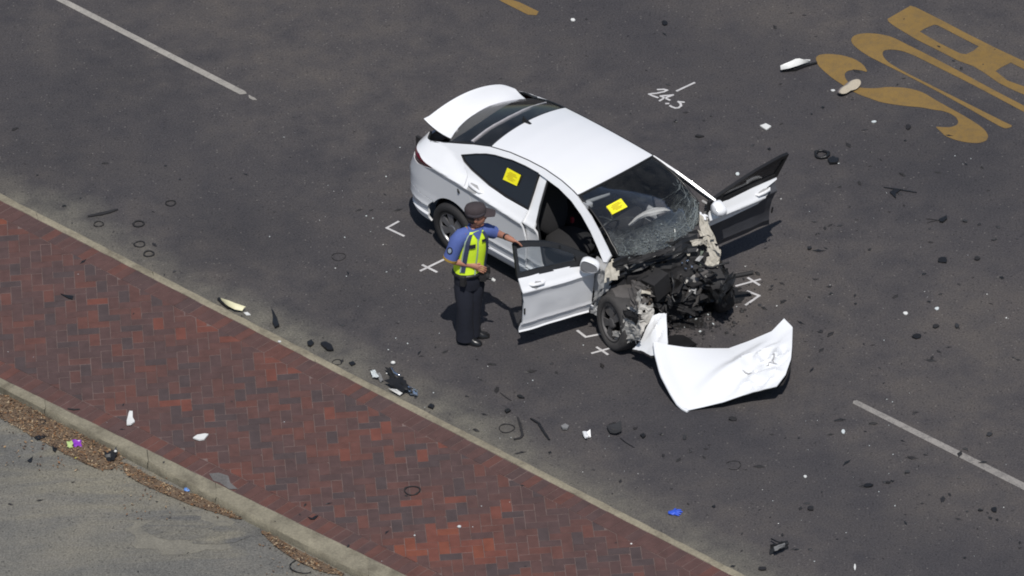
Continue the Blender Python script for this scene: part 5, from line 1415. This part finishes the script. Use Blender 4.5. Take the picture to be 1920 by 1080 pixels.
t = MB(); t.tube([rel(410, 560, .02, cp_), rel(420, 568, .02, cp_), rel(430, 577, .02, cp_)], [.02, .03, .02], 6); t.build('panel_backing', M_black, cp_)
lump('white_chip', [(457, 588), (464, 587), (470, 592), (462, 593)], 0, .012, M_wp, 'small white chip next to the cream panel', 'debris')
lump('black_splinter', [(509, 580), (514, 590), (520, 600), (524, 614), (516, 618), (511, 608), (512, 596)], 0, .02, M_black, 'upright black plastic splinter close to the thin kerb, right of the cream panel', 'debris', amp=.02)
lump('black_lump', [(576, 643), (584, 640), (589, 646), (583, 652), (577, 650)], 0, .02, M_black, 'round black lump left of the ragged black scrap by the kerb', 'debris', amp=.015)
lump('ragged_scrap', [(601, 648), (612, 645), (622, 652), (626, 660), (614, 660), (608, 655)], 0, .02, M_black, 'ragged black scrap by the thin kerb above the smashed headlight', 'debris', amp=.03, seed=9)
lump('black_lump', [(654, 682), (662, 679), (667, 684), (659, 688)], 0, .015, M_black, 'black lump between the small grey ring and the smashed headlight', 'debris', amp=.012)
# smashed headlight
hl = empty('smashed_headlight', at(742, 712, 0)); tag(hl, 'smashed black and chrome headlight unit lying against the thin kerb', 'headlight')
def bit(name, pts, z0, m, amp=.02, seed=1, th=.012):
    c = [rel(x, y, z, hl) for x, y, z in pts]; n = 5
    rows = [[c[0].lerp(c[1], j/n).lerp(c[3].lerp(c[2], j/n), i/n)+noise.noise_vector(Vector((i*.9+seed, j*.9, seed)))*amp for j in range(n+1)] for i in range(n+1)]
    for r_ in rows:
        for q_ in r_: q_.z = max(.004, q_.z)
    return sheet(name, rows, m, th, hl, 25)
bit('lamp_housing', [(722, 712, .08), (755, 706, .14), (768, 728, .10), (752, 738, .03)], 0, M_black, .03, 2)
bit('lamp_housing', [(723, 688, .06), (736, 690, .10), (742, 708, .10), (734, 710, .04)], 0, M_blackm, .02, 3)
bit('white_shard', [(728, 728, .05), (742, 731, .07), (755, 737, .05), (749, 741, .03)], 0, M_wp, .004, 4)
bit('clear_lens', [(695, 695, .05), (702, 694, .08), (710, 706, .06), (698, 708, .03)], 0, M_clear, .012, 5)
bit('clear_lens', [(706, 698, .05), (710, 699, .06), (718, 712, .04), (713, 716, .02)], 0, M_greyp, .008, 6)
bit('chrome_reflector', [(765, 726, .10), (781, 729, .10), (783, 740, .04), (769, 739, .04)], 0, M_chrome, .025, 7)
t = MB(); t.tube([rel(734, 690, .10, hl), rel(740, 699, .10, hl), rel(748, 704, .08, hl)], [.010, .013, .016], 7); t.ell(rel(748, 704, .08, hl), (.022, .018, .02)); t.build('lamp_arm', M_chrome, hl, smooth=50)
t = MB(); t.ell(rel(737, 680, .03, hl), (.026, .018, .02)); t.build('lamp_bulb', M_wp, hl, smooth=60)
lump('black_lump', [(802, 765), (808, 759), (815, 763), (812, 769)], 0, .02, M_black, 'black lump right below the smashed headlight near the kerb', 'debris', amp=.012)
bar('bent_strip', [(971, 784), (976, 800), (980, 818), (976, 823), (963, 825)], .016, M_blackm, 'hook-shaped black strip right of the thin grey-black ring', 'debris', .7)
bar('black_strip', [(995, 786), (1010, 795), (1020, 812), (1030, 826)], .018, M_black, 'straight black strip just right of the hook-shaped strip', 'debris', .6)
bar('thin_strip', [(938, 737), (948, 745), (959, 752)], .008, M_blackm, 'thin curved black strip above the hook-shaped strip')
lump('black_lump', [(969, 743), (976, 742), (984, 748), (974, 748)], 0, .016, M_black, 'black flake right of the thin curved strip', 'debris', amp=.01)
lump('black_lump', [(946, 772), (953, 768), (958, 772), (950, 777)], 0, .02, M_black, 'oval black lump above the thin grey-black ring', 'debris', amp=.012)
ba = MB(); c_ = at(1153, 807, 0)
lump('plastic_tray', [(1138, 806), (1146, 803), (1164, 800), (1166, 814), (1156, 818), (1144, 816)], 0, .02, M_dk[2], 'shallow grey-black plastic tray right of the shiny foil scrap', 'debris', amp=.004, lift=.10)
bar('trailing_wire', [(1163, 822), (1174, 831), (1190, 840)], .007, M_black, 'short black wire trailing from the plastic tray')
lump('black_lump', [(1200, 818), (1207, 815), (1211, 819), (1206, 824)], 0, .02, M_black, 'black lump right of the plastic tray', 'debris', amp=.012)
lump('foil_scrap', [(1093, 820), (1097, 814), (1101, 817), (1107, 815), (1108, 823), (1103, 822), (1101, 828), (1096, 824)], 0, .016, M_foil, 'shiny silver foil scrap left of the plastic tray', 'debris', amp=.06, seed=5)
lump('grey_cap', [(1052, 803), (1060, 799), (1067, 803), (1064, 808), (1055, 808)], 0, .03, M_greyp, 'small grey cap left of the shiny foil scrap', 'debris', amp=.02)
def glove(px, py, m, label, seed):
    o = empty('rubber_glove', at(px, py, ground_z(px, py)), DR.uniform(0, 6)); tag(o, label, 'glove')
    pm = MB(); pm.ell((0, 0, .014), (.05, .042, .016), None, 12, 7)
    for v in pm.v: v.z = max(.002, v.z+.012*noise.noise(Vector((v.x*40+seed, v.y*40, 0))))
    pm.build('palm', m, o, smooth=50)
    for k in range(5):
        a = R(-50+k*27); L = (.05, .062, .068, .06, .05)[k]; d = Vector((math.cos(a), math.sin(a), 0))
        fg = MB(); fg.tube([d*.035+Vector((0, 0, .012)), d*(.04+L*.5)+Vector((.006*math.sin(k*3), 0, .016)), d*(.04+L)+Vector((.01*math.sin(k*2+seed), .01*math.cos(k), .009))], [.013, .011, .007], 7); fg.build('finger', m, o, smooth=60)
glove(1261, 963, M_blue, 'crumpled blue rubber glove lying on the asphalt near the thin kerb', 2)
glove(353, 919, M_lblue, 'pale blue rubber glove lying at the foot of the wide kerb', 5)
bd = empty('broken_mount', at(1461, 1026, 0)); tag(bd, 'broken black and grey plastic mount at the bottom right of the road', 'car part')
def bit2(name, pts, m, amp, seed):
    global hl
    keep = hl; hl = bd; o = bit(name, pts, 0, m, amp, seed); hl = keep; return o
bit2('mount_body', [(1446, 1022, .10), (1478, 1013, .10), (1478, 1028, .02), (1444, 1038, .02)], M_black, .02, 3)
bit2('mount_face', [(1452, 1026, .13), (1472, 1019, .13), (1472, 1025, .09), (1453, 1033, .09)], M_greyp, .008, 4)
t = MB(); t.tube([rel(1446, 1010, .05, bd), rel(1456, 1015, .06, bd), rel(1466, 1018, .06, bd)], .009, 6); t.build('mount_arm', M_black, bd)
lump('white_scrap', [(243, 775), (249, 776), (249, 786), (253, 793), (246, 800), (238, 800), (238, 792), (240, 784)], ISL, .02, M_wp, 'ragged white scrap standing on the bricks near the wide kerb', 'debris', amp=.02)
lump('white_scrap', [(362, 824), (370, 818), (384, 816), (391, 817), (383, 826), (374, 828)], ISL, .02, M_wp, 'flat white diamond-shaped scrap in the middle of the bricks', 'debris', amp=.008)
lump('black_splinter', [(114, 553), (124, 555), (138, 557), (136, 563), (128, 561)], ISL, .012, M_black, 'black splinter lying on the bricks at the left edge', 'debris', amp=.012)
bar('black_strip', [(127, 767), (138, 769), (150, 768)], .012, M_blackm, 'flat black strip beside the wide kerb on the bricks', 'debris')
lump('black_flake', [(577, 970), (585, 973), (592, 968), (597, 968), (590, 975), (582, 975)], ISL, .008, M_black, 'curled black flake on the bricks near the bottom of the frame', 'debris', amp=.01)
pk = empty('snack_wrapper', at(138, 832, .004)); tag(pk, 'crumpled purple and green snack wrapper in the leaf litter', 'wrapper')
def bit3(name, pts, m, amp, seed, ob):
    global hl
    keep = hl; hl = ob; o = bit(name, pts, 0, m, amp, seed, .004); hl = keep; return o
bit3('purple_half', [(136, 824, .06), (152, 826, .06), (152, 836, .03), (140, 838, .03)], mat('purple_foil', lin((.52, .22, .68)), .3, var=.3, scale=60), .02, 2, pk)
bit3('green_half', [(126, 828, .05), (136, 826, .06), (136, 839, .03), (127, 840, .02)], mat('green_foil', lin((.68, .76, .50)), .4, var=.3, scale=60), .015, 3, pk)
pb = empty('black_bag_scrap', at(209, 852, .004)); tag(pb, 'glossy black plastic lump with a white spot in the leaf litter', 'debris')
bit3('lump', [(197, 846, .06), (218, 843, .09), (218, 862, .04), (201, 865, .03)], M_black, .035, 4, pb); bit3('lump_tip', [(213, 845, .07), (219, 836, .10), (220, 846, .06), (215, 850, .05)], M_black, .008, 5, pb)
t = MB(); t.ell(rel(216.5, 846, .09, pb), (.016, .012, .014)); t.build('white_spot', M_wp, pb)
bar('yellow_stub', [(140, 860), (147, 858)], .010, mat('yellow_stub', lin((.75, .72, .30)), .6), 'tiny yellow stub at the edge of the leaf litter')
lump('black_flake', [(98, 838), (104, 841), (108, 842), (104, 850), (99, 846)], .004, .015, M_black, 'black flake at the outer edge of the leaf litter', 'debris', amp=.01)
lump('black_flake', [(51, 865), (56, 861), (62, 857), (60, 866), (57, 869)], .004, .008, M_black, 'small forked black flake on the side road below the litter', 'debris', amp=.008)
lump('black_flake', [(64, 822), (72, 818), (78, 818), (88, 822), (80, 824), (70, 827)], .004, .012, M_black, 'two-lobed black flake under the brown ring in the litter', 'debris', amp=.012)
t_ = [(1627, 912, 20, 7, 'large black flake with a pointed end, left of a smaller one below the lane line'), (1665, 906, 11, 5, 'black flake just right of the large pointed flake'), (1702, 887, 12, 5, 'black chip between the lane line and the pointed flake'), (1520, 955, 15, 9, 'round black lump alone on the road, upper left of the broken mount'), (1864, 958, 13, 9, 'round black lump near the right edge below the lane line'),
      (1375, 787, 18, 7, 'flat black lozenge under the bottom edge of the bonnet'), (1283, 822, 7, 9, 'short curved black sliver left under the bonnet'), (1838, 958, 12, 4, 'black chip beside the round lump at the right edge'), (1768, 490, 20, 12, 'broad dark lump right of the car, largest in its patch of scraps'), (1833, 487, 15, 6, 'black oblong at the far right of the scraps beside the car'),
      (1810, 416, 12, 5, 'black oblong right of the pronged lump'), (1518, 467, 9, 8, 'black triangular chip below the far door shadow'), (1720, 632, 22, 9, 'ragged black scrap right of the raised bonnet corner'), (1755, 614, 13, 7, 'black chip above the ragged scrap by the bonnet'), (1794, 613, 9, 9, 'angular black chip right of the bonnet corner'),
      (1703, 240, 11, 11, 'black chip below the yellow letter S'), (1247, 45, 14, 8, 'black chip alone near the top edge of the frame'), (1312, 257, 18, 5, 'thin black flake right of the car roof'), (1855, 816, 13, 8, 'black oblong just above the white lane line at the right'), (1430, 1068, 20, 7, 'black flake at the bottom edge below the broken mount')]
for i, (x, y, wd_, ht, lab) in enumerate(t_):
    n = 7; pts = []
    for k in range(n):
        a = 2*math.pi*k/n; q_ = DR.uniform(.65, 1.1); pts.append((x+math.cos(a)*wd_*.5*q_, y+math.sin(a)*ht*.5*q_))
    lump('black_fragment', pts, 0, .014, M_dk[i % 4], lab, 'debris', amp=.014, seed=i)
for i, (x, y, wd_, ht, lab) in enumerate([(1638, 230, 11, 4, 'thin white chip below the letter S'), (1562, 171, 9, 4, 'white chip just left of the shoe'), (1074, 39, 11, 5, 'small white oval chip near the top edge'), (1581, 811, 9, 9, 'pale curled scrap left of the lane line'), (1603, 1065, 5, 13, 'small white stick at the bottom edge of the frame'), (1698, 589, 11, 6, 'white chip right of the raised bonnet corner'), (1757, 580, 10, 6, 'white chip furthest right of the bonnet corner'),
        (1510, 895, 8, 6, 'white chip below the bonnet on open road'), (474, 760, 0, 0, ''), (861, 989, 9, 4, 'white chip lying on the bricks at lower centre'), (524, 642, 8, 4, 'pale chip on the bricks beside the thin kerb'), (535, 617, 0, 0, ''), (1383, 328, 9, 6, 'white chip caught by the far door frame')]):
    if not lab: continue
    pts = [(x+math.cos(k*1.047)*wd_*.5*DR.uniform(.7, 1), y+math.sin(k*1.047)*ht*.5*DR.uniform(.7, 1)) for k in range(6)]
    lump('white_fragment', pts, ground_z(x, y), .012, M_wp if i % 3 else M_clear, lab, 'debris', amp=.008, seed=i)
# --- the many small fragments; pieces nothing tells apart share a label
dark_var = [chip_mesh('small_fragment', M_dk[i % 4], .022, 100+i, DR.uniform(.2, .5), DR.uniform(1., 3.0), DR.choice((3, 4, 5))) for i in range(12)]
glass_var = [chip_mesh('glass_chip', (M_clear, M_wp, M_clear)[i % 3], .010, 200+i, .7, DR.uniform(1., 1.5), 5) for i in range(6)]
def carfree(x, y):
    return not (760 < x < 1340 and 170 < y < 640 and abs((y-170)-(x-800)*.62-70) < 260) and not (1180 < x < 1500 and 580 < y < 780) and not (830 < x < 930 and 370 < y < 650)
def scatter(n, box, label, group, var, name, s0, s1, cat='debris', gauss=None):
    k = 0; it_ = 0
    while k < n and it_ < n*40:
        it_ += 1
        if gauss: x, y = DR.gauss(gauss[0], gauss[2]), DR.gauss(gauss[1], gauss[3])
        else: x, y = DR.uniform(box[0], box[2]), DR.uniform(box[1], box[3])
        if not (box[0] < x < box[2] and box[1] < y < box[3]) or not carfree(x, y) or ground_z(x, y) != box[4]: continue
        put(DR.choice(var), name, x, y, DR.uniform(0, 6.28), label, cat, group, min(1.35, DR.lognormvariate(-.2, .45)*DR.uniform(s0, s1))); k += 1
scatter(78, (1400, 250, 1912, 700, 0), 'small black plastic fragment on the road right of the wrecked car', 'black fragments right of the wreck', dark_var, 'small_fragment', .7, 1.5)
scatter(74, (1240, 770, 1912, 1072, 0), 'small black plastic fragment on the road below the bonnet', 'black fragments below the bonnet', dark_var, 'small_fragment', .6, 1.4)
scatter(96, (1300, 240, 1912, 1060, 0), 'tiny black crumb of plastic on the open road at the right', 'tiny black crumbs at the right', dark_var, 'plastic_crumb', .22, .5)
scatter(34, (1395, 520, 1560, 660, 0), 'small black fragment between the wreck and the bonnet tip', 'black fragments by the bonnet tip', dark_var, 'small_fragment', .6, 1.2)
scatter(46, (560, 600, 1230, 960, 0), 'small black plastic fragment on the road between person and thin kerb', 'black fragments by the thin kerb', dark_var, 'small_fragment', .5, 1.2)
scatter(44, (20, 190, 780, 640, 0), 'small dark fragment on the road behind the car', 'dark fragments behind the car', dark_var, 'small_fragment', .4, 1.0)
scatter(40, (900, 10, 1900, 250, 0), 'small dark fragment on the road beyond the car', 'dark fragments beyond the car', dark_var, 'small_fragment', .5, 1.1)
scatter(24, (10, 400, 1300, 1070, ISL), 'tiny dark fragment lying on the bricks', 'dark fragments on the bricks', dark_var, 'small_fragment', .3, .7)
scatter(16, (10, 860, 600, 1075, .004), 'tiny dark fragment on the pale side road', 'dark fragments on the side road', dark_var, 'small_fragment', .3, .7)
scatter(60, (1380, 250, 1912, 1060, 0), 'glinting glass chip on the road right of the wreck', 'glass chips right of the wreck', glass_var, 'glass_chip', .3, .9, 'glass chip')
scatter(46, (620, 480, 1240, 900, 0), 'glinting glass chip on the road around the person', 'glass chips around the person', glass_var, 'glass_chip', .3, .85, 'glass chip')
scatter(24, (500, 200, 790, 480, 0), 'glinting glass chip on the road behind the rear bumper', 'glass chips behind the car', glass_var, 'glass_chip', .3, .9, 'glass chip')
scatter(16, (10, 420, 1200, 1070, ISL), 'tiny pale chip lying on the bricks', 'pale chips on the bricks', glass_var, 'glass_chip', .4, .9, 'chip')
# crumbs spilled under the crushed front, nobody could count them
cb = MB(); g = random.Random(31)
for k in range(900):
    x, y = g.gauss(1275, 55), g.gauss(590, 22)
    if not 1130 < x < 1420: continue
    p = at(x, y, 0); s_ = abs(g.gauss(0, .008))+.003
    a = g.uniform(0, 3); d1 = Vector((math.cos(a), math.sin(a), 0))*s_; d2 = Vector((-math.sin(a), math.cos(a), 0))*s_*g.uniform(.4, 1)
    cb.add([p-d1-d2+Vector((0, 0, .007)), p+d1-d2+Vector((0, 0, .007)), p+d1+d2+Vector((0, 0, .007)), p-d1+d2+Vector((0, 0, .007)), p+Vector((0, 0, .007+s_))], [(0, 1, 4), (1, 2, 4), (2, 3, 4), (3, 0, 4)], 0 if g.random() < .97 else 1)
o = cb.build('crash_crumbs', [M_blackm, M_clear]); tag(o, 'black crumbs and glass grit spilled on the road under the crushed front', 'debris', kind='stuff')
# --- leaf litter in the gutter of the side road
LITTER = [[(-30, 738), (30, 744), (66, 741), (88, 757), (120, 775), (165, 800), (200, 820), (236, 862), (225, 882), (190, 884), (150, 868), (90, 836), (40, 808), (5, 788), (-30, 770)],
          [(225, 862), (262, 884), (300, 903), (340, 921), (362, 928), (404, 926), (412, 948), (440, 966), (462, 978), (438, 974), (400, 962), (350, 946), (300, 925), (255, 905), (226, 885)],
          [(486, 992), (520, 1010), (560, 1033), (600, 1053), (655, 1082), (610, 1078), (560, 1056), (520, 1030), (494, 1006)]]
M_lit = concrete('litter_bed', lin((.40, .335, .27)), lin((.27, .215, .175)))
def leafm(c): return mat('dry_leaf', lin(c), .9, var=.3, scale=60)
M_leaf = [leafm(c) for c in ((.50, .40, .30), (.58, .48, .36), (.36, .28, .22), (.42, .33, .25), (.62, .55, .45), (.48, .34, .22), (.27, .21, .17))]
def inside(p, poly):
    c = False; j = len(poly)-1
    for i in range(len(poly)):
        if (poly[i][1] > p[1]) != (poly[j][1] > p[1]) and p[0] < (poly[j][0]-poly[i][0])*(p[1]-poly[i][1])/(poly[j][1]-poly[i][1])+poly[i][0]: c = not c
        j = i
    return c
lv = MB(); g = random.Random(12)
for pi, poly in enumerate(LITTER):
    w_ = [at(x, y, .0) for x, y in smooth_loop(poly, 2)]; c_ = sum(w_, Vector())/len(w_)
    o = flat('litter_bed', [[[(c_+(p-c_)*(.97+.06*noise.noise(p*3))).xy for p in w_]]], .0125+.0012*pi, M_lit, side); o['kind'] = 'stuff'
    x0, x1 = min(p[0] for p in poly), max(p[0] for p in poly); y0, y1 = min(p[1] for p in poly), max(p[1] for p in poly)
    n = (2600, 1100, 700)[pi]; k = 0
    while k < n:
        x, y = g.uniform(x0, x1)+g.gauss(0, 2), g.uniform(y0, y1)+g.gauss(0, 2)
        if not inside((x, y), poly) and g.random() > .05: k += .2; continue
        k += 1; p = at(x, y, .004); p.z = g.uniform(.014, .035); s_ = g.uniform(.008, .022); a = g.uniform(0, 6.28)
        d1 = Vector((math.cos(a), math.sin(a), g.uniform(-.5, .5)))*s_; d2 = Vector((-math.sin(a), math.cos(a), g.uniform(-.5, .5)))*s_*g.uniform(.25, .6)
        lv.add([p-d1, p+d2, p+d1, p-d2], [(0, 1, 2, 3)], g.randrange(7))
o = lv.build('leaf_litter', M_leaf); tag(o, 'dry brown leaf litter and bark piled along the wide kerb', 'leaf litter', kind='stuff')
